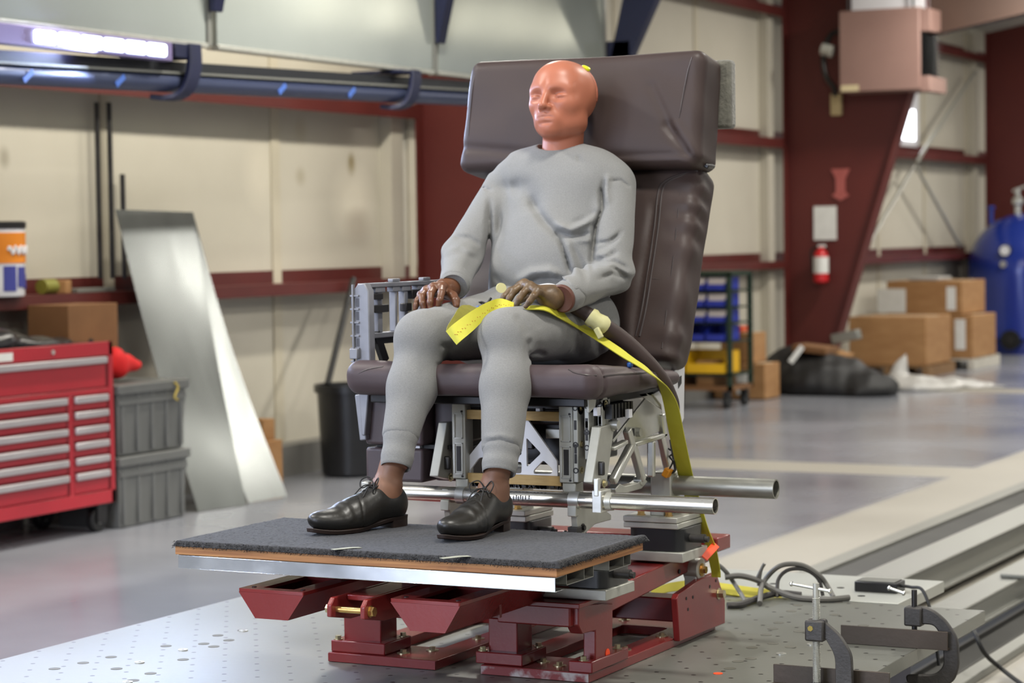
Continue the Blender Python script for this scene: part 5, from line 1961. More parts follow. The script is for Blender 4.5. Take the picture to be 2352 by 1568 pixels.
for px, py, w_, h_ in ((862, 709, .10, .020), (856, 681, .065, .016), (930, 705, .03, .022), (950, 675, .06, .025)):
    p = at(px, py, X=-3.08)
    MB().box(-3.088, -3.066, p.y - w_ / 2, p.y + w_ / 2, p.z - h_ / 2, p.z + h_ / 2).build('arm_crossbar', M_steel, SEAT, bevel=.002)
for px in (905, 975):
    p = at(px, 644, X=-3.084)
    MB().box(-3.092, -3.076, p.y - .02, p.y + .02, zt_, zt_ + .009).build('rail_boss', M_arm, SEAT, bevel=.002)
p0, p1 = at(862, 765, X=-3.08), at(884, 830, X=-3.08)
MB().bar(p0, p1, .030, .012, (0, 1, 0)).build('arm_brace', M_pan, SEAT)
MB().box(-3.09, -3.07, 5.40, 5.425, 1.13, zb_ - .03).build('arm_rear_post', M_arm, SEAT, bevel=.002)
# lower left link bar
MB().bar(at(826, 905, Y=5.19), at(838, 1010, Y=5.19), .02, .02, (1, 0, 0)).build('side_link', M_arm, SEAT, bevel=.003)
p = at(855, 1115, Y=5.2)
MB().box(-3.085, -3.062, 5.17, 5.23, .855, .912).build('tube_end_block', M_alu2, SEAT, bevel=.003)

# ================================================================== crash-test dummy
D = thing('crash_test_dummy', 'seated orange headed crash-test dummy in a grey sweatshirt, sweatpants and black shoes', 'crash-test dummy', (-2.72, 5.4, 1.2))
M_knit = pm('heather_grey_knit', '#888886', 0.92, col2='#727271', scale=430, contrast=0.7, bump=0.2, bscale=620, sheen=0.15, detail=3)
M_pants = pm('heather_grey_pants', '#868684', 0.93, col2='#6f6f6e', scale=430, contrast=0.7, bump=0.2, bscale=620, sheen=0.15, stretch=(.5, .5, 1.6), detail=3)
VD = (Vector((-2.72, 5.55, 1.55)) - CAM).normalized()


def v3(q):
    return np.array(tuple(q), np.float32)


def fold(p, pix, Y, wd):
    """1 along a fold line given on the clothing surface, measured square to the body's front."""
    pts = [at(x, y, Y=Y) for x, y in pix]
    e1 = VD.orthogonal().normalized()
    e2 = VD.cross(e1)
    u = p[0] * e1.x + p[1] * e1.y + p[2] * e1.z
    v = p[0] * e2.x + p[1] * e2.y + p[2] * e2.z
    Q = [(q.dot(e1), q.dot(e2)) for q in pts]
    seg = [math.hypot(c - a, d - b) for (a, b), (c, d) in zip(Q[:-1], Q[1:])]
    tot, run = sum(seg), 0.0
    best = par = None
    for (a, b), (c, d), L_ in zip(Q[:-1], Q[1:], seg):
        ux, uy = c - a, d - b
        t = np.clip(((u - a) * ux + (v - b) * uy) / (ux * ux + uy * uy), 0, 1)
        r2 = (u - a - ux * t) ** 2 + (v - b - uy * t) ** 2
        s_ = (run + t * L_) / tot
        run += L_
        if best is None:
            best, par = r2, s_
        else:
            par = np.where(r2 < best, s_, par)
            best = np.minimum(best, r2)
    return np.exp(-best / wd ** 2) * np.clip(np.sin(PI * par) * 1.6, 0.03, 1)


hipL, hipR = np.array((-2.82, 5.52, 1.318)), np.array((-2.615, 5.52, 1.318))
kneeL, kneeR = v3(at(966, 775, Y=5.125)), v3(at(1160, 772, Y=5.13))
calfL, calfR = v3(at(945, 890, Y=5.075)), v3(at(1162, 885, Y=5.08))
seamL, seamR = v3(at(920, 1005, Y=5.0)), v3(at(1152, 1035, Y=5.0))
endL, endR = v3(at(909, 1072, Y=4.965)), v3(at(1146, 1085, Y=4.975))


def f_pants(p):
    out = None
    for hip, knee, calf, seam, rs in ((hipL, kneeL, calfL, seamL, .046), (hipR, kneeR, calfR, seamR, .051)):
        d = sd_cone(p, hip, knee, .098, .066)
        d = smin(d, sd_ell(p, knee + np.array((0, .012, .004)), (.066, .070, .062)), .02)
        d = smin(d, sd_cone(p, knee + np.array((0, .012, -.01)), calf, .064, .060), .02)
        d = smin(d, sd_cone(p, calf, seam, .060, rs), .03)
        ax = (seam - calf) / np.linalg.norm(seam - calf)
        pl_ = (p[0] - seam[0]) * ax[0] + (p[1] - seam[1]) * ax[1] + (p[2] - seam[2]) * ax[2]
        d = smax(d, pl_ - .006, .012)
        out = d if out is None else smin(out, d, .03)
    out = smin(out, sd_ell(p, (-2.72, 5.545, 1.315), (.195, .13, .115)), .05)
    out = out + .0016 * wob(p, 30, 51) + .0010 * wob(p, 75, 52)
    # folds behind the knees and along the thighs
    for pix, Y, wd, dep in (([(1216, 770), (1213, 800), (1216, 830)], 5.2, .006, .006), ([(1216, 812), (1235, 806), (1255, 815)], 5.25, .006, .006),
                            ([(1180, 722), (1205, 745), (1215, 775)], 5.12, .010, .004), ([(1240, 745), (1243, 790)], 5.25, .010, -.002),
                            ([(1300, 735), (1325, 790), (1330, 830)], 5.35, .012, .004), ([(1010, 790), (1030, 800), (1018, 840)], 5.12, .008, .005),
                            ([(1000, 835), (1020, 850)], 5.1, .006, .004), ([(1345, 735), (1375, 790), (1385, 830)], 5.4, .010, .005),
                            ([(1105, 1016), (1150, 1008), (1200, 1030)], 5.0, .006, .004), ([(1108, 1000), (1150, 996), (1195, 1006)], 5.0, .005, -.002)):
        out = out + 1.35 * dep * fold(p, pix, Y, wd)
    return out


def f_seamed(p):
    return f_pants(p)


soft('sweatpants', f_seamed, (-3.04, 4.90, 1.0), (-2.40, 5.72, 1.46), .0055, M_pants, D)
sp = bpy.data.objects['sweatpants']
for seam, end, r0, r1 in ((seamL, endL, .0435, .0395), (seamR, endR, .0465, .0425)):
    ax = Vector(end - seam).normalized()
    s = Vector(seam) - ax * .012
    L_ = (Vector(end) - s).length

    def prof(r0=r0, r1=r1, L_=L_):
        q = []
        for i in range(15):
            t = i / 14
            q.append((r0 + (r1 - r0) * t + .0012 * math.sin(t * 11), L_ * t))
        q += [(r1 - .003, L_ + .002), (r1 - .006, L_ - .004)]
        return q
    MB().lathe(s, ax, prof(), 40).build('cuff', M_pants, sp, angle=60)

# ---- sweatshirt
shL, shR = np.array((-2.900, 5.690, 1.694)), np.array((-2.588, 5.690, 1.684))
elL, elR = v3(at(1062, 588, Y=5.50)), v3(at(1404, 626, Y=5.545))
wrL, wrR = v3(at(1043, 655, Y=5.34)), v3(at(1297, 682, Y=5.285))
nkB, nkT = v3(at(1285, 362, Y=5.675)), v3(at(1285, 318, Y=5.66))


def f_torso(p):
    d = sd_ell(p, (-2.722, 5.665, 1.575), (.178, .120, .215))
    d = smin(d, sd_cone(p, shL + np.array((.05, 0, .02)), shR - np.array((.05, 0, -.02)), .074, .074), .08)
    d = smin(d, sd_cone(p, nkB + np.array((0, .0, -.03)), shL + np.array((.03, 0, .015)), .062, .058), .04)
    d = smin(d, sd_cone(p, nkB + np.array((0, .0, -.03)), shR - np.array((.03, 0, -.015)), .062, .058), .04)
    d = smin(d, sd_ell(p, (-2.735, 5.585, 1.44), (.176, .125, .16)), .10)
    return d


def f_shirt(p):
    t = f_torso(p)
    t = smax(t, 1.362 + .02 * np.sin(p[0] * 30) - p[2] - .06 * np.clip((p[0] + 2.60) / .1, 0, 1), .02)
    aL = smin(sd_cone(p, shL, elL, .066, .053), sd_cone(p, elL, wrL, .054, .041), .02)
    aR = smin(sd_cone(p, shR, elR, .068, .054), sd_cone(p, elR, wrR, .055, .040), .02)
    # cut the sleeves at the wrists
    for el, wr, k in ((elL, wrL, 0), (elR, wrR, 1)):
        ax = (wr - el) / np.linalg.norm(wr - el)
        pl_ = (p[0] - wr[0]) * ax[0] + (p[1] - wr[1]) * ax[1] + (p[2] - wr[2]) * ax[2]
        if k:
            aR = smax(aR, pl_ - .004, .01)
        else:
            aL = smax(aL, pl_ - .004, .01)
    aL = aL + .0025 * np.sin(((p[2] - elL[2]) * 1.0 - (p[1] - elL[1]) * .4) * 120) * np.exp(-(((p[2] - elL[2]) / .05) ** 2))
    aR = aR + .0035 * np.sin(((p[2] - elR[2]) * .9 + (p[0] - elR[0]) * .7) * 110) * np.exp(-(((p[2] - elR[2]) / .05) ** 2))
    d = smin(smin(t, aL, .018), aR, .018)
    d = d + .0022 * wob(p, 22, 61) + .0012 * wob(p, 55, 62)
    F = fold
    for pix, Y, wd, dep_ in (
            ([(1170, 432), (1205, 430), (1222, 455), (1230, 490)], 5.54, .026, .006), ([(1110, 436), (1150, 430), (1200, 425)], 5.56, .018, .003),
            ([(1215, 445), (1232, 480), (1250, 507), (1275, 532), (1300, 565)], 5.52, .012, .008),
            ([(1285, 545), (1300, 590), (1312, 632)], 5.50, .006, .011), ([(1297, 545), (1312, 585), (1322, 630)], 5.50, .012, -.004),
            ([(1268, 512), (1310, 528), (1345, 512), (1372, 490)], 5.54, .009, -.007), ([(1275, 528), (1315, 545), (1360, 536)], 5.53, .009, .007),
            ([(1310, 515), (1355, 500), (1372, 480)], 5.56, .008, .0025), ([(1300, 545), (1345, 552), (1362, 548)], 5.53, .008, -.004),
            ([(1390, 405), (1382, 440), (1384, 480), (1368, 520), (1360, 570), (1356, 620)], 5.60, .007, .012),
            ([(1400, 395), (1392, 430), (1396, 470)], 5.60, .008, -.004),
            ([(1180, 650), (1220, 626), (1262, 622), (1300, 640)], 5.47, .011, -.009), ([(1200, 662), (1240, 640), (1280, 640), (1305, 655)], 5.47, .009, .009),
            ([(1125, 450), (1124, 520), (1120, 600), (1112, 690)], 5.58, .008, .012),
            ([(1328, 355), (1331, 372)], 5.6, .004, .003),
            ([(1040, 545), (1078, 548), (1108, 566)], 5.5, .008, .004), ([(1022, 578), (1060, 562), (1098, 590)], 5.48, .008, -.0022), ([(1016, 594), (1060, 580), (1108, 600)], 5.47, .008, .0014),
            ([(1106, 428), (1130, 440)], 5.62, .004, .003), ([(1395, 418), (1425, 413), (1452, 432)], 5.62, .004, .003),
            ([(1356, 600), (1395, 590), (1420, 575)], 5.55, .007, .005), ([(1360, 606), (1410, 600), (1450, 622)], 5.52, .007, .006), ([(1400, 610), (1430, 628), (1445, 642)], 5.5, .006, .006),
            ([(1360, 560), (1395, 556), (1424, 540)], 5.56, .006, .004), ([(1322, 660), (1334, 680), (1336, 698)], 5.38, .006, .004),
            ([(1362, 578), (1400, 562), (1434, 525)], 5.55, .006, .004), ([(1366, 642), (1405, 628), (1440, 640)], 5.5, .006, .004), ([(1130, 630), (1180, 662), (1230, 655)], 5.47, .010, .004),
            ([(1312, 560), (1332, 600), (1346, 650)], 5.52, .008, .004), ([(1140, 470), (1152, 540), (1140, 610)], 5.56, .012, .003),
            ([(1170, 350), (1140, 375), (1124, 402)], 5.64, .007, .004)):
        d = d + 2.0 * dep_ * F(p, pix, Y, wd)
    # neck opening
    hole = sd_cone(p, nkB - (nkT - nkB) * .5, nkT + (nkT - nkB) * 2, .0575, .060)
    return smax(d, -hole, .006)


soft('sweatshirt', f_shirt, (-3.09, 5.20, 1.27), (-2.36, 5.84, 1.86), .005, M_knit, D)
ss = bpy.data.objects['sweatshirt']
# ribbed collar: an open ring, higher at the back and sides
axn = Vector(nkT - nkB).normalized()
u = Vector((1, 0, 0))
vv = axn.cross(u).normalized()
ring = []
for i in range(40):
    a = 2 * PI * i / 40
    h = .006 + .012 * (.5 - .5 * math.cos(a - PI / 2 + PI)) if False else .004 + .012 * max(0, -math.sin(a) * -1 if vv.y > 0 else math.sin(a))
    ring.append(Vector(nkB) + axn * (.012 + h) + (u * math.cos(a) + vv * math.sin(a)) * .0605)
MB().tube(ring, .0058, 8, closed=True).build('collar', M_knit, ss)
m = MB()
for sx, r in ((-1, 0), (1, 0)):
    c_ = Vector(nkB) + Vector((.058 * sx, .004, .028 if sx > 0 else .022))
    m.obox(c_, (.010, .03, .022), Matrix.Rotation(.3 * sx, 3, 'Y'))
m.build('neck_flap', pm('khaki_foam', '#a8a37e', .8, col2='#98936e', scale=40), D, bevel=.004)
MB().tube([Vector(nkB) + axn * .004 + (u * math.cos(2 * PI * i / 30) + vv * math.sin(2 * PI * i / 30)) * .0565 for i in range(30)], .006, 6, closed=True).build('neck_gap_shade', M_black, D)  # black ring paints the shade in the gap round the neck
# wrist cuffs of the sweatshirt
for el, wr, r in ((elL, wrL, .039), (elR, wrR, .039)):
    ax = Vector(wr - el).normalized()
    MB().lathe(Vector(wr) - ax * .045, ax, [(r - .004, 0), (r + .003, .01), (r + .002, .03), (r + .0005, .052), (r - .003, .056), (r - .007, .052)], 36).build('sleeve_cuff', M_knit, ss, angle=60)
# white undershirt tail showing over the hand and grey tail at the hip
p = at(1250, 662, Y=5.36)


def f_tail(p_):
    d = sd_ell(p_, (p.x, p.y, p.z), (.03, .05, .012))
    return d + .004 * wob(p_, 60, 71)


soft('undershirt_tail', f_tail, (p.x - .06, p.y - .08, p.z - .04), (p.x + .06, p.y + .08, p.z + .04), .004, M_white, D)

# ---- shoes
M_shoe = pm('scuffed_black_leather', '#151412', 0.40, col2='#221f1a', scale=9, bump=.12, bscale=90, rvar=.10, contrast=.35)
M_sole = pm('dark_brown_sole', '#2b1c15', 0.5, col2='#20140f', scale=14)
M_lace = pm('black_lace', '#131211', 0.7, col2='#1c1a19', scale=60)


def shoe(heel, toe, sx):
    heel, toe = Vector(heel), Vector(toe)
    fw = (toe - heel).normalized()
    rt = fw.cross(Vector((0, 0, 1)))
    Ls = (toe - heel).length
    z0 = .8255

    def W(x, y, z):
        q = heel + fw * (y * Ls / .295) + rt * (x * sx)
        return Vector((q.x, q.y, z0 + z))

    def loc(p):
        dx, dy = p[0] - heel.x, p[1] - heel.y
        y = (dx * fw.x + dy * fw.y) * .295 / Ls
        x = (dx * rt.x + dy * rt.y) * sx
        return x, y, p[2] - z0

    def ramp(y):
        t = np.clip((.17 - y) / .12, 0, 1)
        return .017 * t * t * (3 - 2 * t) + .010 * np.clip((y - .22) / .075, 0, 1) ** 2

    def f(p):
        x, y, z = loc(p)
        z = z - ramp(y) - .010
        q = (x, y, z)
        d = sd_ell(q, (0, .048, .030), (.034, .047, .050))
        d = smin(d, sd_cone(q, (0, .05, .032), (.003, .15, .030), .033, .040), .03)
        d = smin(d, sd_ell(q, (.004, .205, .020), (.046, .088, .034)), .035)
        d = smin(d, sd_cone(q, (0, .105, .058), (.002, .185, .035), .027, .024), .03)
        d = smax(d, -z, .006)
        op = sd_ell(q, (0, .055, .098), (.030, .052, .040))
        d = smax(d, -op, .006)
        # throat and quarter seam relief
        d = d + .0016 * np.exp(-((np.abs(x) - .012) / .002) ** 2) * (y > .085) * (y < .175) * (z > .03)
        s = y - .150 - .35 * np.abs(x)
        d = d + .0016 * np.exp(-(s / .0025) ** 2)
        d = d + .0008 * wob((x, y, z), 60, 80) + .0010 * np.sin(y * 180) * np.exp(-((y - .195) / .02) ** 2) * (z > .02)
        return d
    lo = (min(heel.x, toe.x) - .08, min(heel.y, toe.y) - .05, z0 - .004)
    hi = (max(heel.x, toe.x) + .08, max(heel.y, toe.y) + .05, z0 + .125)
    sh = soft('shoe', f, lo, hi, .003, M_shoe, D)
    # welted sole and heel block
    n = 40
    prof = []
    for i in range(n):
        a = 2 * PI * i / n
        y = .148 + .150 * math.sin(a)
        t = (y + .002) / .30
        wd = .034 + .016 * math.exp(-((t - .72) / .20) ** 2) - .006 * math.exp(-((t - .40) / .12) ** 2)
        cx_ = .005 * math.exp(-((t - .75) / .25) ** 2)
        c_ = math.cos(a)
        prof.append((cx_ + wd * math.copysign(abs(c_) ** .75, c_), y))
    m = MB()
    vs = [W(x * .97, y, float(ramp(np.array(y))) + 0.0005) for x, y in prof] + [W(x * 1.04, y * 1.01 - .0015, float(ramp(np.array(y))) + .011) for x, y in prof]
    fs = [tuple(range(n)), tuple(range(2 * n - 1, n - 1, -1))] + [(i, (i + 1) % n, n + (i + 1) % n, n + i) for i in range(n)]
    m.add(vs, fs)
    so = m.build('sole', M_sole, sh, bevel=.0015)
    hb = [(x, y) for x, y in prof if y < .075]
    hb = sorted(hb, key=lambda q: math.atan2(q[1] - .04, q[0]))
    k = len(hb)
    m = MB()
    m.add([W(x * .97, y, .0003) for x, y in hb] + [W(x * 1.0, y, float(ramp(np.array(y))) + .002) for x, y in hb],
          [tuple(range(k)), tuple(range(2 * k - 1, k - 1, -1))] + [(i, (i + 1) % k, k + (i + 1) % k, k + i) for i in range(k)])
    m.build('heel_block', M_sole, so)
    # laces
    m = MB()

    def top(y):
        return .010 + .017 * max(0, min(1, (.17 - y) / .12)) + .084 - max(0, (y - .105)) * .40

    for i in range(5):
        y = .105 + .014 * i
        zz = top(y)
        m.tube(spline([W(-.017, y + .002, zz - .006), W(-.008, y, zz + .002), W(.008, y + .003, zz + .002), W(.017, y - .001, zz - .006)], 4), .0018, 6)
        if i < 4:
            m.tube(spline([W(-.015, y, zz - .002), W(0, y + .007, zz + .004), W(.015, y + .013, top(y + .013) - .002)], 4), .0016, 6)
    kx = W(0, .098, top(.098) + .006)
    m.tube([kx + Vector((-.005, 0, 0)), kx + Vector((.005, 0, .001))], .0042, 8)
    for s_ in (-1, 1):
        lp = [kx, kx + rt * (.018 * s_) + Vector((0, 0, .018)), kx + rt * (.034 * s_) + fw * .014 + Vector((0, 0, .010)), kx + rt * (.026 * s_) + fw * .020 + Vector((0, 0, -.008)), kx + rt * (.008 * s_) + fw * .006]
        m.tube(spline(lp, 6), .0017, 6)
        m.tube(spline([kx, kx + rt * (.012 * s_) + fw * .025 + Vector((0, 0, -.002)), kx + rt * (.020 * s_) + fw * .05 + Vector((0, 0, -.026))], 5), .0016, 6)
    m.build('laces', M_lace, sh)
    # tongue and pull tab
    m = MB().ribbon(spline([W(0, .15, top(.15) - .004), W(0, .12, top(.12) - .003), W(0, .09, top(.09) + .006), W(0, .083, top(.083) + .022)], 5), rt * .014, .003)
    m.build('tongue', M_shoe, sh)
    return sh


hL, tL = at(948, 1212, Z=.8255), at(797, 1238, Z=.8255)
hR, tR = at(1176, 1210, Z=.8255), at(1062, 1254, Z=.8255)
fwL = Vector((tL.x - hL.x, tL.y - hL.y, 0)).normalized()
hL2 = Vector((-2.868, 5.022, 0))
shoe(hL2, hL2 + Vector((-.40, -1, 0)).normalized() * .298, 1)
hR2 = Vector((-2.592, 5.045, 0))
shoe(hR2, hR2 + Vector((-.10, -1, 0)).normalized() * .290, -1)

# ---- body: head, neck, hands, ankles and the core inside the clothes, one surface
HC = np.array(tuple(at(1295, 234, Y=5.665)), np.float32)
rec, yaw_, rol = math.radians(-6), math.radians(-4), math.radians(-1.5)
HR = (Matrix.Rotation(yaw_, 3, 'Z') @ Matrix.Rotation(rol, 3, 'Y') @ Matrix.Rotation(rec, 3, 'X'))
HRn = np.array(HR, np.float32)


def head_local(p):
    q = [p[i] - HC[i] for i in range(3)]
    return tuple(HRn[0][i] * q[0] + HRn[1][i] * q[1] + HRn[2][i] * q[2] for i in range(3))


def f_skull(q):
    d = sd_ell(q, (0, .012, .024), (.081, .098, .089))
    return smin(d, sd_ell(q, (0, -.036, .040), (.066, .058, .058)), .03)


def f_head(p, neck=True):
    q = head_local(p)
    x, y, z = q
    ax_ = np.abs(x)
    m_ = (ax_, y, z)
    d = f_skull(q)
    d = smin(d, sd_ell(q, (0, -.030, -.030), (.067, .064, .078)), .03)
    d = smin(d, sd_ell(m_, (.036, -.010, -.062), (.034, .050, .034)), .02)
    d = smin(d, sd_ell(q, (0, -.050, -.070), (.046, .042, .034)), .025)
    d = smin(d, sd_ell(q, (0, -.078, -.088), (.024, .019, .017)), .018)
    d = smin(d, sd_ell(m_, (.046, -.060, -.016), (.019, .021, .020)), .03)
    d = smin(d, sd_cone(m_, (.014, -.0875, .027), (.050, -.069, .024), .0090, .010), .024)
    # eye sockets, lids
    ez = .0015
    d = smax(d, -sd_ell(m_, (.036, -.1000, ez + .0045), (.0205, .0165, .0115)), .012)
    d = smin(d, sd_ell(m_, (.0370, -.0745, ez), (.0200, .0160, .0120)), .004)
    near = np.exp(-((ax_ - .0365) / .0165) ** 4) * (y < -.06)
    arc = 7 * (ax_ - .0365) ** 2
    d = d + .0030 * np.exp(-((z - ez - .0065 + arc) / .0017) ** 2) * near
    d = d + .0020 * np.exp(-((z - ez + .0055 - arc * .6) / .0015) ** 2) * near
    d = d - .0012 * np.exp(-((z - ez - .0035 + arc) / .0014) ** 2) * near
    d = d + .0018 * np.exp(-((z - ez + .0125 - arc * .8) / .003) ** 2) * near
    # nose
    d = smin(d, sd_cone(q, (0, -.092, .020), (0, -.1150, -.0245), .0080, .0110), .009)
    d = smin(d, sd_ell(q, (0, -.1140, -.0270), (.0112, .0100, .0080)), .006)
    d = smin(d, sd_ell(m_, (.0125, -.1015, -.0290), (.0078, .0105, .0065)), .006)
    d = smax(d, -sd_ell(m_, (.0065, -.1080, -.0362), (.0042, .0058, .0036)), .003)
    # lips
    d = smin(d, sd_ell(q, (0, -.084, -.055), (.034, .016, .024)), .02)
    d = smin(d, sd_cone(m_, (0, -.0985, -.0490), (.023, -.0885, -.0535), .0050, .003), .005)
    d = smin(d, sd_cone(m_, (0, -.0965, -.0605), (.018, -.0895, -.0590), .0062, .0035), .005)
    d = d + .0040 * np.exp(-((z + .0548 + 3 * ax_ ** 2) / .0015) ** 2) * np.exp(-(ax_ / .0255) ** 6) * (y < -.07)
    d = d + .0030 * np.exp(-((z + .0715) / .0045) ** 2) * np.exp(-(ax_ / .020) ** 4) * (y < -.06)
    d = d + .0014 * np.exp(-(x / .0035) ** 2) * np.exp(-((z + .042) / .006) ** 2) * (y < -.07)
    d = d + .0014 * np.exp(-((ax_ - .029 + .5 * (z + .035)) / .006) ** 2) * np.exp(-((z + .040) / .018) ** 2) * (y < -.06)
    # rear edge of the face skin: a shallow joint over the side of the head
    d = d + .0016 * np.exp(-((y - .047 + .25 * (z - .02) * (z < .02)) / .0016) ** 2) * (z > -.075)
    if neck:
        nk = sd_cone(q, (-.006, .016, -.040), (-.012, .008, -.235), .0555, .0565)
        d = smin(d, nk, .007)
    return d


parts = []
parts.append(sdf_mesh('t_head', f_head, HC - np.array((.13, .16, .33)), HC + np.array((.13, .15, .16)), .0026))


def chain(pts, rs):
    return [(v3(at(x, y, Y=Y)), r) for (x, y, Y), r in zip(pts, rs)]


def hand(fingers, thumb, knuckles, wrist, fore, seed):
    def f(p):
        d = None
        for i, ((a, ra), (b, rb)) in enumerate(zip(knuckles[:-1], knuckles[1:])):
            q = sd_cone(p, a, b, ra, rb)
            d = q if d is None else smin(d, q, .008)
        for a, ra in knuckles:
            mid = wrist + (a - wrist) * .25
            d = smin(d, sd_cone(p, a, mid, ra, .0165), .010)
        for a, ra in knuckles:   # knuckle bumps
            d = smin(d, np.sqrt(sum((p[i] - a[i] - (0, 0, .003)[i]) ** 2 for i in range(3))) - .0095, .005)
        d = smin(d, sd_cone(p, wrist + (knuckles[1][0] - wrist) * .2, wrist, .022, .026), .02)
        d = smin(d, sd_cone(p, wrist, fore, .027, .031), .02)
        fd = None
        for ch in fingers + [thumb]:
            c = None
            for (a, ra), (b, rb) in zip(ch[:-1], ch[1:]):
                q = sd_cone(p, a, b, ra, rb)
                c = q if c is None else smin(c, q, .004)
            d2 = c
            fd = d2 if fd is None else np.minimum(fd, d2)
        d = smin(d, fd, .004)
        return d + .0005 * wob(p, 160, seed)
    return f


# dummy's right hand, at the left of the picture: fingers hang down over the thigh
RW = v3(at(1030, 662, Y=5.335))
kn = chain([(968, 678, 5.275), (980, 668, 5.272), (997, 661, 5.27), (1016, 659, 5.275)], [.0105, .0112, .0118, .0118])
fi = [chain([(968, 678, 5.275), (959, 690, 5.235), (956, 700, 5.222), (954, 709, 5.220)], [.0098, .0086, .0078, .0066]),
      chain([(980, 668, 5.272), (969, 681, 5.222), (971, 697, 5.204), (974, 710, 5.203)], [.0104, .0092, .0084, .0072]),
      chain([(997, 661, 5.27), (989, 676, 5.214), (988, 694, 5.196), (989, 710, 5.196)], [.0108, .0095, .0086, .0074]),
      chain([(1016, 659, 5.275), (1014, 672, 5.218), (1010, 688, 5.200), (1007, 701, 5.202)], [.0108, .0094, .0086, .0074])]
th = chain([(1026, 672, 5.30), (1040, 680, 5.262), (1047, 690, 5.238), (1048, 701, 5.232)], [.014, .0125, .0108, .0092])
lo = np.min([c[0] for ch in fi + [th] for c in ch] + [RW, wrL], 0) - .06
hi = np.max([c[0] for ch in fi + [th] for c in ch] + [RW, wrL], 0) + .06
parts.append(sdf_mesh('t_handr', hand(fi, th, kn, RW, wrL - (wrL - elL) * .15, 91), lo, hi, .0020))
RHAND_X = -2.80
# dummy's left hand, at the right: fingers lie across the thigh toward the left
LW = v3(at(1268, 684, Y=5.262))
kn2 = chain([(1196, 657, 5.290), (1204, 653, 5.262), (1217, 658, 5.232), (1234, 670, 5.208)], [.0118, .0120, .0115, .0106])
fi2 = [chain([(1196, 657, 5.290), (1172, 668, 5.272), (1158, 682, 5.258), (1149, 696, 5.250)], [.0110, .0096, .0088, .0074]),
       chain([(1204, 653, 5.262), (1182, 668, 5.236), (1171, 684, 5.222), (1165, 698, 5.218)], [.0112, .0098, .0090, .0076]),
       chain([(1217, 658, 5.232), (1201, 674, 5.206), (1192, 687, 5.196), (1186, 699, 5.194)], [.0108, .0095, .0087, .0074]),
       chain([(1234, 670, 5.208), (1225, 680, 5.186), (1216, 692, 5.178), (1208, 703, 5.176)], [.0100, .0087, .0079, .0067])]
th2 = chain([(1240, 672, 5.31), (1215, 680, 5.335), (1195, 690, 5.34), (1182, 698, 5.335)], [.014, .0122, .0106, .009])
lo = np.min([c[0] for ch in fi2 + [th2] for c in ch] + [LW, wrR], 0) - .06
hi = np.max([c[0] for ch in fi2 + [th2] for c in ch] + [LW, wrR], 0) + .06
parts.append(sdf_mesh('t_handl', hand(fi2, th2, kn2, LW, wrR - (wrR - elR) * .15, 92), lo, hi, .0020))
# ankles
for end, seam, heel, dr in ((endL, seamL, hL2, Vector((-.40, -1, 0)).normalized()), (endR, seamR, hR2, Vector((-.10, -1, 0)).normalized())):
    foot = np.array((heel.x + dr.x * .058, heel.y + dr.y * .058, .905))
    fr_ = np.array((heel.x + dr.x * .12, heel.y + dr.y * .12, .880))
    up_ = seam + (end - seam) * .3

    def f_ank(p, up_=up_, foot=foot, fr_=fr_, end=end):
        d = sd_cone(p, up_, foot + np.array((0, 0, .03)), .0365, .0315)
        d = smin(d, sd_cone(p, foot + np.array((0, 0, .02)), foot + np.array((0, 0, -.03)), .031, .030), .02)
        d = smin(d, sd_cone(p, foot + np.array((0, 0, .005)), fr_, .030, .026), .03)
        for s_ in (-1, 1):
            d = smin(d, sd_ell(p, foot + np.array((.026 * s_, 0, .028)), (.012, .014, .014)), .012)
        return d
    parts.append(sdf_mesh('t_ank', f_ank, np.minimum(up_, fr_) - .07, np.maximum(up_, foot) + .07, .0030))
core = MB()
nb = Vector(nkB)
pel = Vector((-2.72, 5.54, 1.33))
core.tube([Vector(HC) + Vector((0, .01, -.08)), nb, Vector((-2.72, 5.67, 1.6)), pel], [.03, .045, .05, .05], 14)
for sh_, el, wr in ((shL, elL, RW), (shR, elR, LW)):
    core.tube([Vector((-2.72, 5.68, 1.66)), Vector(sh_), Vector(el), Vector(wr)], [.03, .033, .030, .022], 12)
for hp, kn_, cf, se, en in ((hipL, kneeL, calfL, seamL, endL), (hipR, kneeR, calfR, seamR, endR)):
    core.tube([pel, Vector(hp), Vector(kn_), Vector(cf), Vector(se), Vector(en)], [.04, .045, .04, .04, .033, .03], 12)
bm2 = bmesh.new()
for me_ in parts:
    bm2.from_mesh(me_)
cme = bpy.data.meshes.new('t_core')
cme.from_pydata(core.v, [], core.f)
bm2.from_mesh(cme)
bmesh.ops.recalc_face_normals(bm2, faces=bm2.faces)
bme = bpy.data.meshes.new('body')
bm2.to_mesh(bme)
bm2.free()
for me_ in parts + [cme]:
    bpy.data.meshes.remove(me_)
bo_ = bpy.data.objects.new('body', bme)
COL.objects.link(bo_)
rm = bo_.modifiers.new('remesh', 'REMESH')
rm.mode = 'VOXEL'
rm.voxel_size = .0021
rm.use_smooth_shade = True
sm_ = bo_.modifiers.new('smooth', 'SMOOTH')
sm_.factor = .5
sm_.iterations = 2
dg = bpy.context.evaluated_depsgraph_get()
dg.update()
final = bpy.data.meshes.new_from_object(bo_.evaluated_get(dg))
bpy.data.objects.remove(bo_)
bpy.data.meshes.remove(bme)
M_skin = pm('dummy_head_vinyl', '#ae6c53', 0.42, col2='#a16049', scale=9, rvar=.06, contrast=.9, spec=.4)
M_handr = pm('worn_brown_vinyl', '#74492f', 0.42, col2='#50321f', scale=45, contrast=.6, bump=.1, bscale=160)
M_handl = pm('dirty_brown_vinyl', '#6e5639', 0.45, col2='#4a3a28', scale=40, contrast=.55, bump=.12, bscale=160)
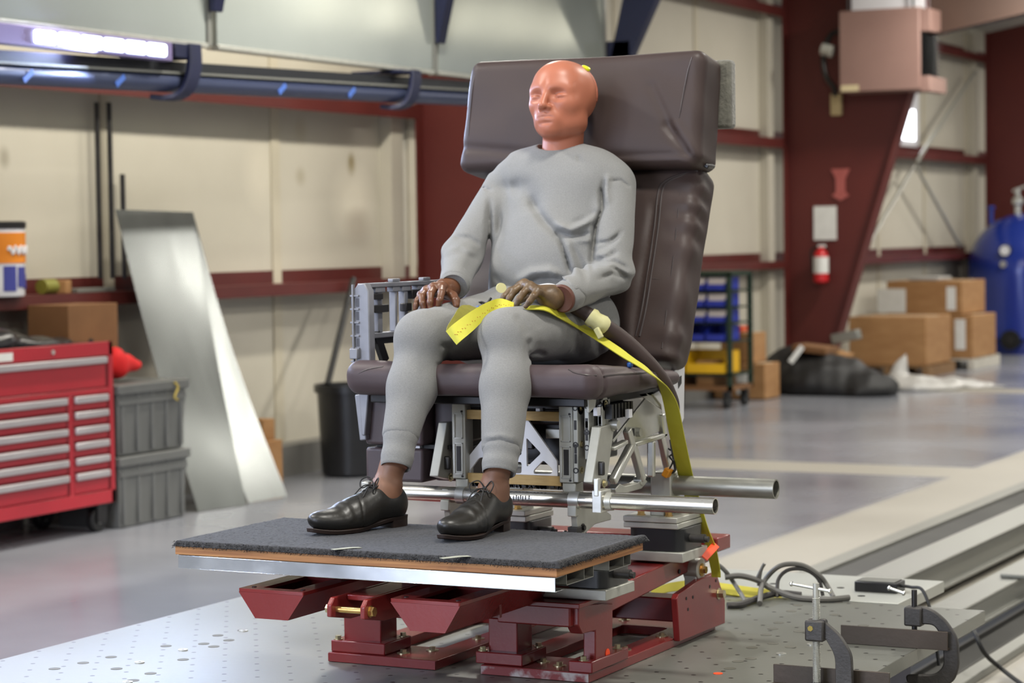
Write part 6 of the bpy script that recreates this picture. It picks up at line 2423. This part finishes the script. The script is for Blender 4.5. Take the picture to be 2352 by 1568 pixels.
M_ankle = pm('tan_vinyl', '#86604a', 0.48, col2='#74503c', scale=14, contrast=.7)
final.transform(Matrix.Translation(-ORIGIN[D.name]))
final.name = 'body'
bod = finish(final, 'body', None, D, angle=180, fix=False)
for mt_ in (M_skin, M_handr, M_handl, M_ankle):
    final.materials.append(mt_)
nf = len(final.polygons)
cen = np.empty(nf * 3, np.float32)
final.polygons.foreach_get('center', cen)
cen = cen.reshape(-1, 3) + np.array(tuple(ORIGIN[D.name]))
mi = np.zeros(nf, np.int32)
lowh = (cen[:, 2] < 1.46) & (cen[:, 2] > 1.2)
mi[lowh & (cen[:, 0] < -2.79)] = 1
mi[lowh & (cen[:, 0] >= -2.79)] = 2
mi[cen[:, 2] < 1.2] = 3
final.polygons.foreach_set('material_index', mi)
# skull cap: the rear shell of the head with its visible joint
def f_cap(p):
    q = head_local(p)
    d = f_head(p, False) - .0022
    d = smax(d, .050 + .25 * (.02 - q[2]) * (q[2] < .02) - q[1], .003)
    return smax(d, .004 - q[2], .004)


M_cap = pm('skull_cap_vinyl', '#a56049', 0.45, col2='#96543f', scale=9)
soft('skull_cap', f_cap, HC - np.array((.12, .12, .15)), HC + np.array((.12, .15, .15)), .003, M_cap, D)
p = at(1346, 156, Y=5.70)
nrm = Vector((.45, -.05, .9)).normalized()
MB().lathe(p - nrm * .004, nrm, [(.0125, 0), (.0125, .006), (.010, .008), (.003, .009)], 24).build('yellow_cap', pm('fluo_yellow', '#d8e021', .35, emit=('#d0dc10', .15)), D)
# wristband
ax = Vector(wrR - elR).normalized()
w0 = Vector(wrR) + ax * .006
MB().lathe(w0, ax, [(.031, 0), (.036, .002), (.0365, .012), (.033, .015), (.029, .014)], 36).build('wrist_ring', pm('red_brown_ring', '#5f382b', .5), D)

# ================================================================== belts
M_web = pm('yellow_webbing', '#c4bf3c', 0.65, col2='#bdb832', scale=40, bump=.15, bscale=700, contrast=.6)
M_web2 = pm('olive_webbing_edge', '#8f8a35', 0.7, col2='#7d782c', scale=40)
ST = thing('tie_down_strap', 'yellow tie-down strap looping over the thighs and down past the seat to the deck', 'strap', at(1084, 736, Y=5.12))
def wp(px, py, Y=None, X=None):
    if X == 'on':
        return trace(lambda p: np.minimum(f_pants(p), f_cush(p)), px, py, .009)
    return at(px, py, Y=Y) if Y is not None else at(px, py, X=X)


path = [(wp(1037, 776, 5.035), (.017, -.004, -.0165)), (wp(1052, 762, 5.035), (.014, -.006, -.020)), (wp(1084, 737, 5.07), (.007, -.008, -.0235)), (wp(1118, 712, 5.13), (.004, -.014, -.020)), (wp(1146, 700, 5.18), (.004, -.018, -.015)),
        (wp(1180, 703, 5.195), (.004, -.022, -.006)), (wp(1215, 706, 5.205), (.004, -.022, -.004)), (wp(1255, 708, 5.225), (.004, -.022, -.004)), (wp(1290, 724, X='on'), (.006, -.020, -.008)), (wp(1340, 753, X='on'), (.008, -.014, -.010)), (wp(1420, 805, X=-2.435), (.009, -.012, -.012)),
        (wp(1455, 828, X=-2.392), (.010, -.010, -.010)), (wp(1485, 848, X=-2.352), (.012, -.010, -.010)), (wp(1504, 863, X=-2.344), (.014, -.007, -.010)), (wp(1522, 882, X=-2.340), (.018, -.004, -.010)), (wp(1540, 925, X=-2.345), (.021, 0, -.006)), (wp(1555, 1000, X=-2.36), (.022, 0, -.004)), (wp(1574, 1088, X=-2.372), (.022, 0, -.003)),
        (wp(1592, 1150, X=-2.372), (.022, 0, -.004)), (wp(1610, 1205, X=-2.362), (.021, 0, -.008)), (wp(1630, 1248, X=-2.352), (.018, 0, -.010)), (wp(1643, 1305, X=-2.345), (.014, 0, -.002)), (wp(1645, 1325, X=-2.345), (.013, 0, 0))]


def strap_pts(path, n=6):
    C_ = spline([a for a, _ in path], n)
    Wv = spline([Vector(b) for _, b in path], n)
    return C_, Wv


C_, Wv = strap_pts(path)
MB().ribbon(C_, Wv, .0025).build('webbing', M_web, ST)
back = [(wp(1037, 776, 5.038), (.017, -.004, -.0165)), (wp(1041, 762, 5.06), (.013, .004, -.016)), (wp(1056, 738, 5.10), (.012, .010, -.014)), (wp(1072, 712, 5.17), (.012, .012, -.010)), (wp(1090, 706, 5.24), (.010, .012, -.006))]
B_, Bw = strap_pts(back)
MB().ribbon(B_, Bw, .0025).build('webbing_tail', M_web2, ST)
m = MB()
for i in range(4, 34):
    t_ = .30 * Wv[i] + Vector((0, 0, 0))
    n_ = (C_[i + 1] - C_[i - 1]).cross(Wv[i]).normalized()
    if n_.y > 0:
        n_ = -n_
    if i % 2 == 0 or True:
        off = .18 if i % 2 else .02
        m.obox(C_[i] + Wv[i] * off + n_ * .0014, (.004, .0012, .0012), None)
m.build('red_stitching', pm('red_thread', '#c0702c', .7), ST)
p = at(1151, 661, Y=5.30)
MB().cyl(p + Vector((-.004, .006, 0)), p + Vector((.004, -.006, 0)), .013, n=24).build('strap_roll', pm('pale_yellow_roll', '#d6cf95', .6), ST)
p = at(1632, 1266, Y=5.83)
q = at(1615, 1285, Y=5.83)
m = MB().bar(at(1617, 1281, X=-2.338), at(1645, 1250, X=-2.335), .022, .003, (1, 0, -1))
tag(m.build('orange_tag', M_orange, bevel=.001), 'bright orange tag tied on the yellow strap above the pivot plate', 'tag')

BT = thing('lap_belt', 'dark brown padded lap belt with pale yellow tape, running down beside the right thigh', 'belt', at(1440, 785, Y=5.5))
bp = [(wp(1300, 700, X=-2.56), .015), (wp(1340, 716, X=-2.525), .019), (wp(1375, 740, X=-2.49), .021), (wp(1410, 766, X=-2.465), .024), (wp(1448, 797, X=-2.435), .024), (wp(1490, 838, X=-2.40), .023), (wp(1524, 880, X=-2.378), .021), (wp(1543, 920, X=-2.378), .019), (wp(1549, 950, X=-2.38), .015)]
C2 = spline([a for a, _ in bp], 5)
R2 = []
for i in range(len(C2)):
    t_ = i / 5
    k = min(int(t_), len(bp) - 2)
    R2.append(bp[k][1] + (bp[k + 1][1] - bp[k][1]) * (t_ - k))
MB().tube(C2, R2, 14).build('belt_sleeve', M_lea, BT)
i0, i1 = 7, 13
MB().tube(C2[i0:i1], [r + .0025 + .002 * math.sin(i * 2.1) for i, r in enumerate(R2[i0:i1])], 12).build('tape_wrap', pm('pale_yellow_tape', '#cfcb9a', .55, col2='#b9b57e', scale=30), BT)
p = at(1375, 765, X=-2.475)
MB().obox(p, (.016, .01, .03), Matrix.Rotation(-.5, 3, 'Y')).build('tape_end', pm('yellow_tape_end', '#c3bf86', .55), BT, bevel=.003)
p = at(1447, 838, X=-2.40)
MB().obox(p, (.012, .02, .014)).build('blue_clip', pm('blue_clip', '#1f4f93', .4), BT, bevel=.004)
p = at(1104, 699, Y=5.33)
m = MB().box(p.x - .02, p.x + .02, p.y, p.y + .03, p.z - .012, p.z + .004)
bk = m.build('buckle', M_alu, BT, bevel=.003)
m = MB().tube(spline([at(1085, 704, Y=5.33), at(1105, 694, Y=5.32), at(1118, 697, Y=5.32), at(1128, 684, Y=5.33)], 5), .0035, 6)
m.build('buckle_wire', M_black, bk)
MB().obox(at(1094, 706, Y=5.30), (.016, .012, .010)).build('blue_button', pm('blue_button', '#5b79b8', .4), bk, bevel=.003)
